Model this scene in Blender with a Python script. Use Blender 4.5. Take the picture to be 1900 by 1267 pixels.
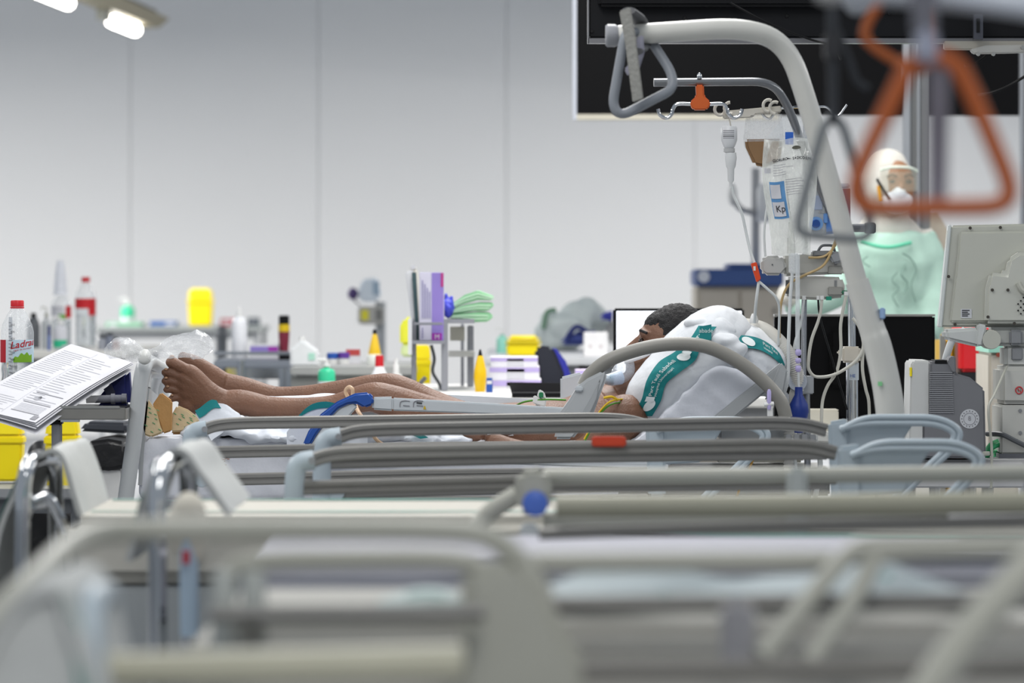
import bpy, bmesh, math, random
from mathutils import Vector, Matrix, noise
random.seed(7)
for o in list(bpy.data.objects): bpy.data.objects.remove(o)
SC = bpy.context.scene
COL = SC.collection
# ------------------------------------------------------------------ camera
F = 8000.0; CX = 950.0; CY = 516.0; HC = 1.25          # focal length in pixels of the 1900 px frame, horizon row, camera height
cd = bpy.data.cameras.new('camera'); cam = bpy.data.objects.new('camera', cd); COL.objects.link(cam)
cd.sensor_width = 36.0; cd.lens = 36.0*F/1900.0
cd.shift_y = -(633.5-CY)/1900.0
cam.location = (0, 0, HC); cam.rotation_euler = (math.pi/2, 0, 0)
cd.clip_start = 0.5; cd.clip_end = 120
cd.dof.use_dof = True; cd.dof.focus_distance = 13.0; cd.dof.aperture_fstop = 3.5
SC.camera = cam
cy = SC.cycles; cy.max_bounces = 7; cy.diffuse_bounces = 3; cy.glossy_bounces = 3; cy.transmission_bounces = 6; cy.transparent_max_bounces = 12; cy.caustics_reflective = False; cy.caustics_refractive = False
# ------------------------------------------------------------------ light
SC.view_settings.view_transform = 'Standard'; SC.view_settings.look = 'None'
SC.view_settings.gamma = 1.0; SC.view_settings.exposure = 0.06; SC.view_settings.use_curve_mapping = False
w = bpy.data.worlds.new('hall_ambient'); SC.world = w; w.use_nodes = True
w.node_tree.nodes['Background'].inputs[0].default_value = (0.80, 0.89, 1.0, 1)
w.node_tree.nodes['Background'].inputs[1].default_value = 0.37
def area(name, loc, sx, sy, power, col=(1, .985, .96), rot=(0, 0, 0)):
    l = bpy.data.lights.new(name, 'AREA'); l.shape = 'RECTANGLE'; l.size = sx; l.size_y = sy
    l.energy = power; l.color = col
    o = bpy.data.objects.new(name, l); COL.objects.link(o); o.location = loc; o.rotation_euler = rot
    return o
# rows of ceiling luminaires running away from the camera; last two are added fill
area('row_and_fill_light', (-4.2, 13, 3.4), 0.5, 9, 170)
area('row_and_fill_light', (0.4, 15.5, 4.2), 1.6, 6, 270)
area('row_and_fill_light', (4.6, 14, 3.4), 0.5, 9, 170)
area('row_and_fill_light', (-5.0, 27.0, 3.2), 0.5, 6, 760)
area('row_and_fill_light', (2.0, 28.0, 3.4), 0.5, 6, 360)
area('row_and_fill_light', (6.6, 27, 3.7), 0.5, 7, 220)
area('row_and_fill_light', (-0.6, 9.2, 3.9), 1.4, 4, 110)  # added fill before the patient's bed, brightens sides facing the camera
area('row_and_fill_light', (0.4, 1.6, 3.7), 1.2, 4, 150)  # unseen fill added high above the camera to brighten all fronts
# ------------------------------------------------------------------ helpers
def lin(h):
    h = h.lstrip('#'); c = [int(h[i:i+2], 16)/255 for i in (0, 2, 4)]
    return tuple((x/12.92 if x <= .04045 else ((x+.055)/1.055)**2.4) for x in c)
MATS = {}
def M(name, hexc, rough=.5, metal=0., var=.06, scale=14., bump=0., trans=0., ior=1.45, emit=0., coat=0., sss=0., spec=None, bscale=None, hex2=None):
    if name in MATS: return MATS[name]
    m = bpy.data.materials.new(name); m.use_nodes = True; nt = m.node_tree; N = nt.nodes; L = nt.links
    b = N['Principled BSDF']; c = lin(hexc)
    tc = N.new('ShaderNodeTexCoord'); nz = N.new('ShaderNodeTexNoise')
    nz.inputs['Scale'].default_value = scale; nz.inputs['Detail'].default_value = 4
    L.new(tc.outputs['Object'], nz.inputs['Vector'])
    mx = N.new('ShaderNodeMix'); mx.data_type = 'RGBA'
    c2 = lin(hex2) if hex2 else tuple(min(1, x*(1+var)) for x in c)
    c1 = c if hex2 else tuple(x*(1-var) for x in c)
    mx.inputs[6].default_value = (*c1, 1); mx.inputs[7].default_value = (*c2, 1)
    L.new(nz.outputs[0], mx.inputs[0]); L.new(mx.outputs[2], b.inputs['Base Color'])
    b.inputs['Roughness'].default_value = rough; b.inputs['Metallic'].default_value = metal
    b.inputs['Transmission Weight'].default_value = trans; b.inputs['IOR'].default_value = ior
    b.inputs['Coat Weight'].default_value = coat
    if spec is not None: b.inputs['Specular IOR Level'].default_value = spec
    if sss:
        b.inputs['Subsurface Weight'].default_value = sss; b.inputs['Subsurface Radius'].default_value = (.02, .008, .004)
    if emit:
        b.inputs['Emission Color'].default_value = (*c, 1); b.inputs['Emission Strength'].default_value = emit
    if bump:
        bn = N.new('ShaderNodeBump'); bn.inputs['Strength'].default_value = bump; bn.inputs['Distance'].default_value = .01
        if bscale:
            n2 = N.new('ShaderNodeTexNoise'); n2.inputs['Scale'].default_value = bscale; n2.inputs['Detail'].default_value = 5
            L.new(tc.outputs['Object'], n2.inputs['Vector']); L.new(n2.outputs[0], bn.inputs['Height'])
        else: L.new(nz.outputs[0], bn.inputs['Height'])
        L.new(bn.outputs[0], b.inputs['Normal'])
    MATS[name] = m; return m
def film(name, hexc, clear=.75, rough=.12):
    """thin clear plastic: see-through film with a glossy skin"""
    if name in MATS: return MATS[name]
    m = bpy.data.materials.new(name); m.use_nodes = True; nt = m.node_tree; N = nt.nodes; L = nt.links
    b = N['Principled BSDF']; c = lin(hexc)
    b.inputs['Base Color'].default_value = (*c, 1); b.inputs['Roughness'].default_value = rough
    nz = N.new('ShaderNodeTexNoise'); nz.inputs['Scale'].default_value = 18
    mr = N.new('ShaderNodeMapRange'); mr.inputs[3].default_value = 1-clear-.12; mr.inputs[4].default_value = 1-clear+.12
    L.new(nz.outputs[0], mr.inputs[0])
    tr = N.new('ShaderNodeBsdfTransparent'); mx = N.new('ShaderNodeMixShader')
    L.new(mr.outputs[0], mx.inputs[0]); L.new(tr.outputs[0], mx.inputs[1]); L.new(b.outputs[0], mx.inputs[2])
    L.new(mx.outputs[0], N['Material Output'].inputs['Surface'])
    MATS[name] = m; return m
def P(px, py, D): return Vector(((px-CX)*D/F, D, HC-(py-CY)*D/F))
def m_(n, D): return n*D/F                               # pixels to metres at a distance
def spl(pts, n=6, closed=False):
    """catmull-rom through points"""
    p = [Vector(q) for q in pts]; out = []; k = len(p)
    rng = range(k) if closed else range(k-1)
    for i in rng:
        if closed: a, b, c, d = p[(i-1) % k], p[i], p[(i+1) % k], p[(i+2) % k]
        else: a, b, c, d = p[max(i-1, 0)], p[i], p[i+1], p[min(i+2, k-1)]
        for j in range(n):
            t = j/n
            out.append(.5*((2*b)+(c-a)*t+(2*a-5*b+4*c-d)*t*t+(3*b-a-3*c+d)*t**3))
    if not closed: out.append(p[-1])
    return out
def fil(pts, r, n=6, closed=False):
    """polyline with rounded corners"""
    p = [Vector(q) for q in pts]; k = len(p); out = []
    for i in range(k):
        if not closed and i in (0, k-1): out.append(p[i]); continue
        a, b, c = p[(i-1) % k], p[i], p[(i+1) % k]
        d1 = min(r, (a-b).length*.49); d2 = min(r, (c-b).length*.49)
        s = b+(a-b).normalized()*d1; e = b+(c-b).normalized()*d2
        for j in range(n+1):
            t = j/n; out.append(s*(1-t)**2+b*2*t*(1-t)+e*t*t)
    return out
def ipl(vals, k):
    """interpolate a list of values to k samples"""
    n = len(vals); o = []
    for i in range(k):
        t = i/(k-1)*(n-1); a = min(int(t), n-2); o.append(vals[a]*(1-(t-a))+vals[a+1]*(t-a))
    return o
ORG = {}
PENDING = []                                             # finished objects, linked to the scene at the very end
class G:
    def __init__(s): s.v = []; s.f = []
    def add(s, vs, fs):
        b = len(s.v); s.v += [Vector(x) for x in vs]; s.f += [[b+i for i in q] for q in fs]; return s
    def box(s, a, b):
        x0, x1 = sorted((a[0], b[0])); y0, y1 = sorted((a[1], b[1])); z0, z1 = sorted((a[2], b[2]))
        return s.add([(x0,y0,z0),(x1,y0,z0),(x1,y1,z0),(x0,y1,z0),(x0,y0,z1),(x1,y0,z1),(x1,y1,z1),(x0,y1,z1)],
              [(0,3,2,1),(4,5,6,7),(0,1,5,4),(1,2,6,5),(2,3,7,6),(3,0,4,7)])
    def pbox(s, x0, y0, x1, y1, D, th):
        """box whose front face covers a pixel rectangle at distance D, th deep"""
        a = P(x0, y0, D); b = P(x1, y1, D); return s.box(a, (b.x, D+th, b.z))
    def ext(s, pts, vec):
        """closed outline extruded along a vector"""
        p = [Vector(q) for q in pts]; vec = Vector(vec); n = len(p)
        return s.add(p+[q+vec for q in p], [list(range(n)), list(range(2*n-1, n-1, -1))]+[(i, n+i, n+(i+1) % n, (i+1) % n) for i in range(n)])
    def poly(s, pts, D, th): return s.ext([P(x, y, D) for x, y in pts], (0, th, 0))
    def tube(s, pts, r, n=10, closed=False, sect=None, flat=1.0):
        p = [Vector(q) for q in pts]; k = len(p)
        rs = r if isinstance(r, (list, tuple)) else [r]*k
        if len(rs) != k: rs = ipl(list(rs), k)
        T = []
        for i in range(k):
            a = p[(i-1) % k] if closed else p[max(i-1, 0)]; c = p[(i+1) % k] if closed else p[min(i+1, k-1)]
            t = (c-a); T.append(t.normalized() if t.length > 1e-9 else Vector((1, 0, 0)))
        up = Vector((0, 1, 0)) if abs(T[0].y) < .9 else Vector((1, 0, 0))
        vs = []; nn = len(sect) if sect else n
        for i in range(k):
            up = (up-T[i]*up.dot(T[i])); up.normalize(); sd = T[i].cross(up)
            for j in range(nn):
                if sect: a, b = sect[j]
                else:
                    th = 2*math.pi*j/n; a = math.cos(th)*rs[i]*flat; b = math.sin(th)*rs[i]
                vs.append(p[i]+up*a+sd*b)
        fs = []
        for i in range(k if closed else k-1):
            for j in range(nn):
                a = i*nn+j; b = i*nn+(j+1) % nn; c = ((i+1) % k)*nn+(j+1) % nn; d = ((i+1) % k)*nn+j
                fs.append((a, d, c, b))
        if not closed: fs += [list(range(nn)), [(k-1)*nn+j for j in range(nn-1, -1, -1)]]
        return s.add(vs, fs)
    def ell(s, c, r, nu=16, nv=10, R=None):
        c = Vector(c); vs = []; fs = []
        if not isinstance(r, (tuple, list, Vector)): r = (r, r, r)
        for i in range(1, nv):
            a = math.pi*i/nv
            for j in range(nu):
                b = 2*math.pi*j/nu
                q = Vector((r[0]*math.sin(a)*math.cos(b), r[1]*math.sin(a)*math.sin(b), r[2]*math.cos(a)))
                vs.append(c+(R @ q if R else q))
        for e in (1, -1):
            q = Vector((0, 0, e*r[2])); vs.append(c+(R @ q if R else q))
        t = (nv-1)*nu
        for i in range(nv-2):
            for j in range(nu): fs.append((i*nu+j, (i+1)*nu+j, (i+1)*nu+(j+1) % nu, i*nu+(j+1) % nu))
        for j in range(nu): fs.append((t, j, (j+1) % nu)); fs.append((t+1, (nv-2)*nu+(j+1) % nu, (nv-2)*nu+j))
        return s.add(vs, fs)
    def lathe(s, base, prof, n=20, ax=(0, 0, 1)):
        ax = Vector(ax).normalized(); q = Vector((0, 0, 1)).rotation_difference(ax); base = Vector(base); vs = []; fs = []
        k = len(prof)
        for r, h in prof:
            for j in range(n):
                th = 2*math.pi*j/n; vs.append(base+q @ Vector((max(r, 1e-4)*math.cos(th), max(r, 1e-4)*math.sin(th), h)))
        for i in range(k-1):
            for j in range(n): fs.append((i*n+j, i*n+(j+1) % n, (i+1)*n+(j+1) % n, (i+1)*n+j))
        fs += [list(range(n-1, -1, -1)), [(k-1)*n+j for j in range(n)]]
        return s.add(vs, fs)
    def grid(s, fn, nu, nv, th=0.):
        vs = [Vector(fn(i/nu, j/nv)) for i in range(nu+1) for j in range(nv+1)]; W = nv+1
        fs = [(i*W+j, (i+1)*W+j, (i+1)*W+j+1, i*W+j+1) for i in range(nu) for j in range(nv)]
        if th:
            nrm = []
            for i in range(nu+1):
                for j in range(nv+1):
                    a = vs[min(i+1, nu)*W+j]-vs[max(i-1, 0)*W+j]; b = vs[i*W+min(j+1, nv)]-vs[i*W+max(j-1, 0)]
                    n = a.cross(b); nrm.append(n.normalized() if n.length > 1e-12 else Vector((0, 0, 1)))
            K = len(vs); vs += [v-n*th for v, n in zip(vs, nrm)]
            fs += [tuple(K+q for q in reversed(f)) for f in fs]
            rim = [i*W for i in range(nu+1)]+[nu*W+j for j in range(1, W)]+[i*W+nv for i in range(nu-1, -1, -1)]+[j for j in range(nv-1, 0, -1)]
            for a, b in zip(rim, rim[1:]+rim[:1]): fs.append((b, a, K+a, K+b))
        return s.add(vs, fs)
    def build(s, name, mat, parent=None, bevel=0., remesh=0., smooth=0, sharp=40, seg=2, sub=0, disp=None):
        me = bpy.data.meshes.new(name); me.from_pydata(s.v, [], s.f)
        bm = bmesh.new(); bm.from_mesh(me)
        bmesh.ops.recalc_face_normals(bm, faces=bm.faces)
        if bevel:
            ed = [e for e in bm.edges if len(e.link_faces) == 2 and e.calc_face_angle(0) > .6]
            bmesh.ops.bevel(bm, geom=ed, offset=bevel, segments=seg, affect='EDGES', clamp_overlap=True)
        bm.to_mesh(me); bm.free()
        if remesh or sub:
            t = bpy.data.objects.new('t', me); COL.objects.link(t)
            if remesh:
                md = t.modifiers.new('r', 'REMESH'); md.mode = 'VOXEL'; md.voxel_size = remesh
            if smooth:
                md = t.modifiers.new('s', 'SMOOTH'); md.factor = .5; md.iterations = smooth
            if sub:
                md = t.modifiers.new('u', 'SUBSURF'); md.levels = sub; md.render_levels = sub
            dg = bpy.context.evaluated_depsgraph_get(); me2 = bpy.data.meshes.new_from_object(t.evaluated_get(dg))
            bpy.data.objects.remove(t); bpy.data.meshes.remove(me); me = me2; me.name = name
        if disp:
            ns = [Vector(q.vector) for q in me.vertex_normals]; cs = [v.co.copy() for v in me.vertices]
            for v, c_, n_ in zip(me.vertices, cs, ns): v.co = disp(c_, n_)
        if len(me.vertices):
            lo = Vector(map(min, *[v.co for v in me.vertices])); hi = Vector(map(max, *[v.co for v in me.vertices]))
            c = (lo+hi)/2
        else: c = Vector()
        me.transform(Matrix.Translation(-c))
        for f in me.polygons: f.use_smooth = True
        me.set_sharp_from_angle(angle=math.radians(sharp))
        me.materials.clear(); me.materials.append(mat)
        o = bpy.data.objects.new(name, me); PENDING.append(o)
        ORG[o.name] = c
        if parent: o.parent = parent; o.location = c-ORG[parent.name]
        else: o.location = c
        return o
def thing(name, label, cat, loc, group=None):
    o = bpy.data.objects.new(name, None); PENDING.append(o); o.location = loc; o.empty_display_size = .05
    ORG[o.name] = Vector(loc); o['label'] = label; o['category'] = cat
    if group: o['group'] = group
    return o
def tag(o, label, cat, group=None):
    o['label'] = label; o['category'] = cat
    if group: o['group'] = group
    return o
def struct(o): o['kind'] = 'structure'; return o
def text(s, size, place, name, mat, parent, align='LEFT', bold=0., cuts=0):
    """flat lettering; place(u, v) carries it onto a surface"""
    cu = bpy.data.curves.new('t', 'FONT'); cu.body = s; cu.size = size; cu.align_x = align; cu.offset = bold; cu.resolution_u = 3
    t = bpy.data.objects.new('t', cu); COL.objects.link(t)
    dg = bpy.context.evaluated_depsgraph_get(); me = bpy.data.meshes.new_from_object(t.evaluated_get(dg))
    g = G(); g.add([place(v.co.x, v.co.y) for v in me.vertices], [list(f.vertices) for f in me.polygons])
    bpy.data.objects.remove(t); bpy.data.meshes.remove(me)
    return g.build(name, mat, parent)
def flat(o, ux, uy):
    o = Vector(o); ux = Vector(ux); uy = Vector(uy); return lambda u, v: o+ux*u+uy*v
def front(px, py, D): return flat(P(px, py, D), (1, 0, 0), (0, 0, 1))
def nz(x, y, z=0., s=1.): return noise.noise(Vector((x*s, y*s, z*s)))
# ------------------------------------------------------------------ materials
white = M('white_plastic', '#dcdcda', .4)
offwhite = M('off_white_plastic', '#c9c9c4', .42)
cream = M('cream_enamel', '#a8a89e', .4, var=.04)
lightgrey = M('light_grey_plastic', '#b4b5b5', .42)
midgrey = M('mid_grey_plastic', '#85878a', .45)
darkgrey = M('dark_grey_plastic', '#55585c', .45)
black = M('black_plastic', '#08080a', .4, spec=.3)
softblack = M('matte_black', '#111114', .7, spec=.2)
paleblue = M('pale_blue_plastic', '#a4b0b8', .4)
alu = M('brushed_aluminium_rail', '#7f7e7b', .5, metal=.45, scale=60)
chrome = M('chrome', '#d2d4d6', .07, metal=1., var=.02)
steel = M('satin_steel', '#a9a8a4', .3, metal=.85)
sheet = M('white_cotton_sheet', '#d3d5dc', .85, bump=.5, scale=10, bscale=16)
sheetgrey = M('washed_cotton_sheet', '#c3c4c6', .9, bump=.35, scale=12, bscale=18)
teal = M('teal_cotton_print', '#127a7c', .8, bump=.3, bscale=16)
teals = M('faded_teal_stripe', '#4f8f85', .85)
skin = M('brown_skin', '#73513e', .5, var=.22, scale=16, bump=.25, bscale=160, sss=.05)
hairm = M('black_hair', '#121012', .6, bump=.6, bscale=220)
yellow = M('yellow_plastic', '#f2dc00', .4, var=.03)
red = M('red_plastic', '#c81e28', .4)
bluep = M('blue_plastic', '#2450a0', .4)
green = M('green_plastic', '#2fb98a', .4)
lilac = M('lilac_card', '#8d7bc4', .6)
magenta = M('magenta_print', '#9a2aa6', .6)
orange = M('orange_plastic', '#c4581a', .4)
tan = M('tan_foam', '#b98d58', .8, bump=.3, bscale=60)
clear = film('clear_plastic', '#e8ecee', .72)
clearer = film('clear_tubing', '#e4e8ea', .5)
wrap = film('crumpled_plastic_bag', '#eef0f2', .72, .1)
ink = M('black_ink', '#26262c', .7)
greyink = M('grey_print', '#8c8c92', .7)
paper = M('white_paper', '#cdcdd2', .85)
# ================================================================== the setting
fl = M('grey_vinyl_floor', '#8f9194', .45, var=.08, scale=3)
wallm = M('painted_wall_panel', '#dedede', .75, var=.015, scale=2)
joint = M('wall_joint', '#dadadb', .8)
struct(G().box((-22, -6, -.1), (22, 34.6, 0)).build('floor', fl))
WB = struct(G().box((-22, 34.1, 0), (22, 34.5, 9)).build('wall_back', joint))
pw = 1.487; x0 = (240-CX)*34/F-pw*12
pan = None
for i in range(26):
    a = x0+i*pw
    for z0, z1 in ((.0, 6.2),):
        if i == 0: g = G().box((a+.003, 34.085, z0), (a+pw-.003, 34.1, z1)).build('wall_panel', wallm, WB)
        else: g = G().box((a+.003, 34.085, z0), (a+pw-.003, 34.1, z1)).build('wall_panel', wallm, WB)
# ================================================================== ceiling light
lampw = M('lit_fluorescent_tube', '#fffaf0', .4, emit=16)
brass = M('dull_brass_reflector', '#8d8468', .45, metal=.4)
R0 = P(75, -6, 27.0); R1 = P(278, 74, 31.8)
dv = (R1-R0)
def along(t, dx=0, dz=0): q = R0+dv*t; return Vector((q.x+dx, q.y, q.z+dz))
cl = thing('ceiling_light', 'brass coloured strip luminaire with two lit tubes hanging high before the wall', 'light', along(.5, 0, .1))
G().ext([along(-.12, -.06, .09), along(-.12, .06, .09), along(-.12, .14, .16), along(-.12, -.14, .16)], dv*1.13).build('housing', brass, cl)
G().ext([along(-.12, -.045, .16), along(-.12, .045, .16), along(-.12, .045, .22), along(-.12, -.045, .22)], dv*1.13).build('trunking', M('olive_trunking', '#6d6a5c', .6), cl)
for t0, t1 in ((-.10, .30), (.70, .93)):
    G().tube([along(t0, -.06, .055), along(t1, -.06, .055)], .045, 10).build('tube', lampw, cl)
G().ext([along(.55, -.06, .02), along(.55, .0, .02), along(.55, .0, .09), along(.55, -.06, .09)], dv*.06).build('lamp_holder', cream, cl)
for t in (.02, .63):
    q = along(t, 0, .2); G().tube([q, q+Vector((0, 0, 3))], .012, 6).build('suspension_rod', M('green_rod', '#4f7a62', .5), cl)
# ================================================================== back bench, far left
def bottle_g(c, r, h, neck=.4, sh=.68):
    return G().lathe(c, [(r*.85, 0), (r, h*.03), (r, h*sh), (r*.8, h*(sh+.09)), (r*neck, h*(sh+.2)), (r*neck, h*.95)], 16)
def cap_g(c, r, z0, z1): return G().lathe(Vector(c)+Vector((0, 0, z0)), [(r, 0), (r, (z1-z0)*.9), (r*.85, z1-z0)], 14)
def base(px, py, D): return P(px, py, D)
def table(name, label, xl, xr, y, D0, D1, mt, ml, thick=.035, legs=None, cat='table'):
    """long table whose front top edge runs at row y"""
    z = P(0, y, D0).z; a = P(xl, y, D0).x; b = P(xr, y, D0).x
    t = thing(name, label, cat, ((a+b)/2, (D0+D1)/2, 0))
    G().box((a, D0, z-thick), (b, D1, z)).build('tabletop', mt, t, bevel=.006)
    for x in (legs or (a+.04, b-.04)):
        for yy in (D0+.05, D1-.05):
            G().tube([(x, yy, 0), (x, yy, z-thick)], .018, 8).build('leg', ml, t)
    G().box((a+.04, D0+.04, z-thick-.05), (b-.04, D0+.06, z-thick)).build('apron', ml, t)
    return t, z
tb, z1 = table('work_bench', 'long grey bench at the far left in front of the wall', 176, 486, 606, 29.6, 30.6, M('grey_laminate', '#8f9392', .5), midgrey)
def sharps(px0, px1, y0, y1, D, label, grp=None, name='sharps_container'):
    """yellow clinical waste box: tapered body, wide shoulder, lid"""
    c = P((px0+px1)/2, y1, D); wd = m_(px1-px0, D); h = m_(y1-y0, D)
    t = thing(name, label, 'container', c, grp)
    def ring(w0, z): a = w0/2; b = w0*.42; return [(c.x-a, c.y-b, c.z+z), (c.x+a, c.y-b, c.z+z), (c.x+a, c.y+b, c.z+z), (c.x-a, c.y+b, c.z+z)]
    def fr(w0, za, w1, zb): return G().add(ring(w0, za)+ring(w1, zb), [(3, 2, 1, 0), (4, 5, 6, 7), (0, 1, 5, 4), (1, 2, 6, 5), (2, 3, 7, 6), (3, 0, 4, 7)])
    fr(wd*.84, 0, wd*.94, h*.62).build('body', yellow, t, bevel=wd*.06)
    fr(wd, h*.6, wd, h*.72).build('rim', yellow, t, bevel=wd*.04)
    fr(wd*.96, h*.71, wd*.8, h).build('lid', yellow, t, bevel=wd*.08)
    return t
sharps(348, 397, 535, 605, 30.0, 'small yellow sharps box standing on the far grey bench')
def pump_bottle(px, y0, y1, D, rpx, mt, label, lab=None, cat='bottle', capm=None, name='dispenser_bottle'):
    c = P(px, y1, D); h = m_(y1-y0, D); r = m_(rpx, D)
    t = thing(name, label, cat, c)
    G().lathe(c, [(r*.92, 0), (r, h*.03), (r, h*.58), (r*.8, h*.66), (r*.32, h*.7), (r*.32, h*.74)], 18).build('body', mt, t)
    G().lathe(c+Vector((0, 0, h*.74)), [(r*.4, 0), (r*.4, h*.08), (r*.14, h*.09), (r*.12, h*.2)], 12).build('pump', capm or white, t)
    G().tube([c+Vector((0, 0, h*.94)), c+Vector((-r*.9, -.005, h*.96)), c+Vector((-r*1.1, -.005, h*.9))], r*.14, 8).build('spout', capm or white, t)
    if lab:
        def fn(u, v): th = math.pi*(1.1+.8*u); return c+Vector((r*1.015*math.cos(th), r*1.015*math.sin(th), h*(.08+.22*v)))
        G().grid(fn, 10, 1).build('label', lab, t)
    return t
pump_bottle(237, 552, 604, 30.2, 13, green, 'green dispenser bottle standing on the far grey bench', paper)
def carton(px0, y0, px1, y1, D, th, mt, label, name='carton', cat='box', stripe=None, rz=0., extra=None):
    c = P((px0+px1)/2, y1, D); t = thing(name, label, cat, (c.x, D+th/2, c.z))
    G().pbox(px0, y0, px1, y1, D, th).build('box_body', mt, t, bevel=.003)
    a = P(px0, y0, D); b = P(px1, y1, D)
    G().box((a.x, D+.004, a.z), (b.x, D+th/2-.002, a.z+.003)).build('flap', mt, t)
    G().box((a.x, D+th/2+.002, a.z), (b.x, D+th-.004, a.z+.003)).build('flap', mt, t)
    if stripe:
        for (u0, v0, u1, v1, mm) in stripe:
            G().pbox(px0+(px1-px0)*u0, y0+(y1-y0)*v0, px0+(px1-px0)*u1, y0+(y1-y0)*v1, D-.0015, .0012).build('printed_panel', mm, t)
    return t
carton(408, 592, 441, 605, 30, .2, M('faded_red_card', '#a8505c', .7), 'flat faded red box lying on the far grey bench', stripe=[(.1, .3, .6, .6, paper)])
carton(459, 590, 480, 605, 30, .15, M('dark_slate', '#39454d', .6), 'small dark slate box at the right end of the far bench', stripe=[(.2, .2, .8, .5, greyink)])
carton(278, 597, 326, 605, 29.8, .25, M('blue_folder', '#2f5d9c', .6), 'flat blue folder lying on the far grey bench', name='folder', cat='folder', stripe=[(.6, .2, .95, .7, paper)])
carton(196, 599, 262, 606, 29.7, .3, M('green_cloth', '#7fb394', .8), 'flat pale green pack under the dispenser on the far bench', name='surgical_pack', cat='pack', stripe=[(.1, .2, .3, .8, paper)])
# ================================================================== left table with bottles
tb, z2 = table('side_table', 'white side table with bottles behind the papers at left', 20, 238, 652, 19.6, 21.6, M('white_laminate', '#d0cec8', .5), M('grey_leg', '#8d8f90', .5))
water = M('bottled_water', '#f2f6f8', .02, trans=1., ior=1.3, var=.0)
pet = film('pet_bottle', '#eef3f6', .74, .05)
def water_bottle(px, y0, y1, D, rpx, label, lab, capm=red, group=None, full=.7):
    c = P(px, y1, D); h = m_(y1-y0, D); r = m_(rpx, D)
    t = thing('water_bottle', label, 'bottle', c, group)
    prof = [(r*.8, 0), (r*.97, h*.02)]
    for k in range(7):
        prof += [(r*(.985 if k % 2 else .94), h*(.05+.06*k))]
    prof += [(r, h*.47), (r, h*.7), (r*.9, h*.77), (r*.62, h*.86), (r*.36, h*.92), (r*.34, h*.935)]
    G().lathe(c, prof, 28).build('bottle_shell', pet, t)
    G().lathe(c+Vector((0, 0, .004)), [(q[0]*.95, q[1]) for q in prof if q[1] <= h*full], 28).build('water', water, t)
    G().lathe(c+Vector((0, 0, h*.935)), [(r*.4, 0), (r*.4, h*.05), (r*.36, h*.06)], 18).build('cap', capm, t)
    G().lathe(c+Vector((0, 0, h*.92)), [(r*.42, 0), (r*.42, h*.012)], 18).build('cap_ring', capm, t)
    def cyl(a0, a1, v0, v1, mm, nm='label', rr=1.01):
        return G().grid(lambda u, v: c+Vector((r*rr*math.sin(a0+(a1-a0)*u), -r*rr*math.cos(a0+(a1-a0)*u), h*(v0+(v1-v0)*v))), 12, 2).build(nm, mm, t)
    lab(t, cyl, c, r, h)
    return t
def lab_red(t, cyl, c, r, h):
    cyl(-1.3, 1.3, .56, .70, red); cyl(.35, 1.3, .47, .56, red); cyl(-1.3, .35, .47, .56, film('label_film', '#dde2e6', .5))
water_bottle(159, 513, 648, 20.8, 20, 'clear water bottle with red label standing on the white side table', lab_red, full=.68)
def lab_rw(t, cyl, c, r, h):
    cyl(-1.3, .3, .5, .72, paper); cyl(.5, 1.4, .52, .72, red); cyl(-.2, .5, .5, .58, M('leaf_green', '#6fae3a', .6))
water_bottle(114, 536, 648, 21.2, 19, 'water bottle under the stack of white cups on the side table', lab_rw, capm=white, full=.6)
cu = thing('paper_cups', 'inverted stack of white cups on top of a bottle on the side table', 'cups', P(112, 546, 21.1))
for k in range(4):
    q = P(112, 547, 21.1)+Vector((0, 0, .03*k)); sc = 1-.08*k
    G().lathe(q, [(m_(14, 21)*sc, 0), (m_(13.6, 21)*sc, .006), (m_(8.5, 21)*sc, .075 if k == 3 else .06), (m_(8, 21)*sc, .078 if k == 3 else .062)], 18).build('cup', M('white_cup', '#e6e8ee', .6), cu)
pump_bottle(112, 585, 650, 20.0, 13, paper, 'squat bottle with green label in front of the cup stack', green)
pump_bottle(86, 566, 651, 20.3, 9, M('frosted_plastic', '#c8ccce', .3, trans=.4), 'small frosted bottle left of the cup stack on the side table', None, capm=cream)
pn = thing('marker_pen', 'upright blue marker pen on the white side table', 'pen', P(91, 650, 19.9))
G().lathe(P(91, 650, 19.9), [(.006, 0), (.006, .09), (.004, .1)], 10).build('barrel', bluep, pn)
G().lathe(P(91, 650, 19.9)+Vector((0, 0, .07)), [(.0075, 0), (.0075, .04), (.006, .045)], 10).build('pen_cap', M('navy', '#23306a', .5), pn)
for k, (px, hh, mt, lb) in enumerate(((190, 30, M('smoke_jar', '#9a9da6', .3), 'small grey jar behind the papers on the side table'), (204, 36, M('dark_jar', '#6f7686', .35), 'taller slate jar at the right end of the side table'), (214, 26, M('rose_jar', '#b9a6a2', .5), 'small rose coloured jar at the very end of the side table'))):
    q = P(px, 651, 20.1); h = m_(hh, 20.1); t = thing('jar', lb, 'jar', q)
    G().lathe(q, [(.018, 0), (.02, .004), (.02, h*.7), (.014, h*.78)], 14).build('body', mt, t)
    G().lathe(q+Vector((0, 0, h*.78)), [(.016, 0), (.016, h*.2), (.013, h*.22)], 14).build('lid', darkgrey, t)
q = P(62, 651, 20.6); t = thing('round_tin', 'dark round tin half hidden by the near water bottle', 'tin', q)
G().lathe(q, [(.03, 0), (.032, .01), (.032, .12), (.024, .15), (.012, .16)], 16).build('body', darkgrey, t)
G().lathe(q+Vector((0, 0, .158)), [(.014, 0), (.014, .02), (.01, .024)], 12).build('lid', softblack, t)
t = thing('tape_roll', 'low white roll of tape lying on the side table', 'tape', P(128, 650, 19.9))
G().lathe(P(128, 650, 19.9), [(.032, 0), (.034, .003), (.034, .02), (.032, .023)], 20).build('roll', paper, t)
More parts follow.
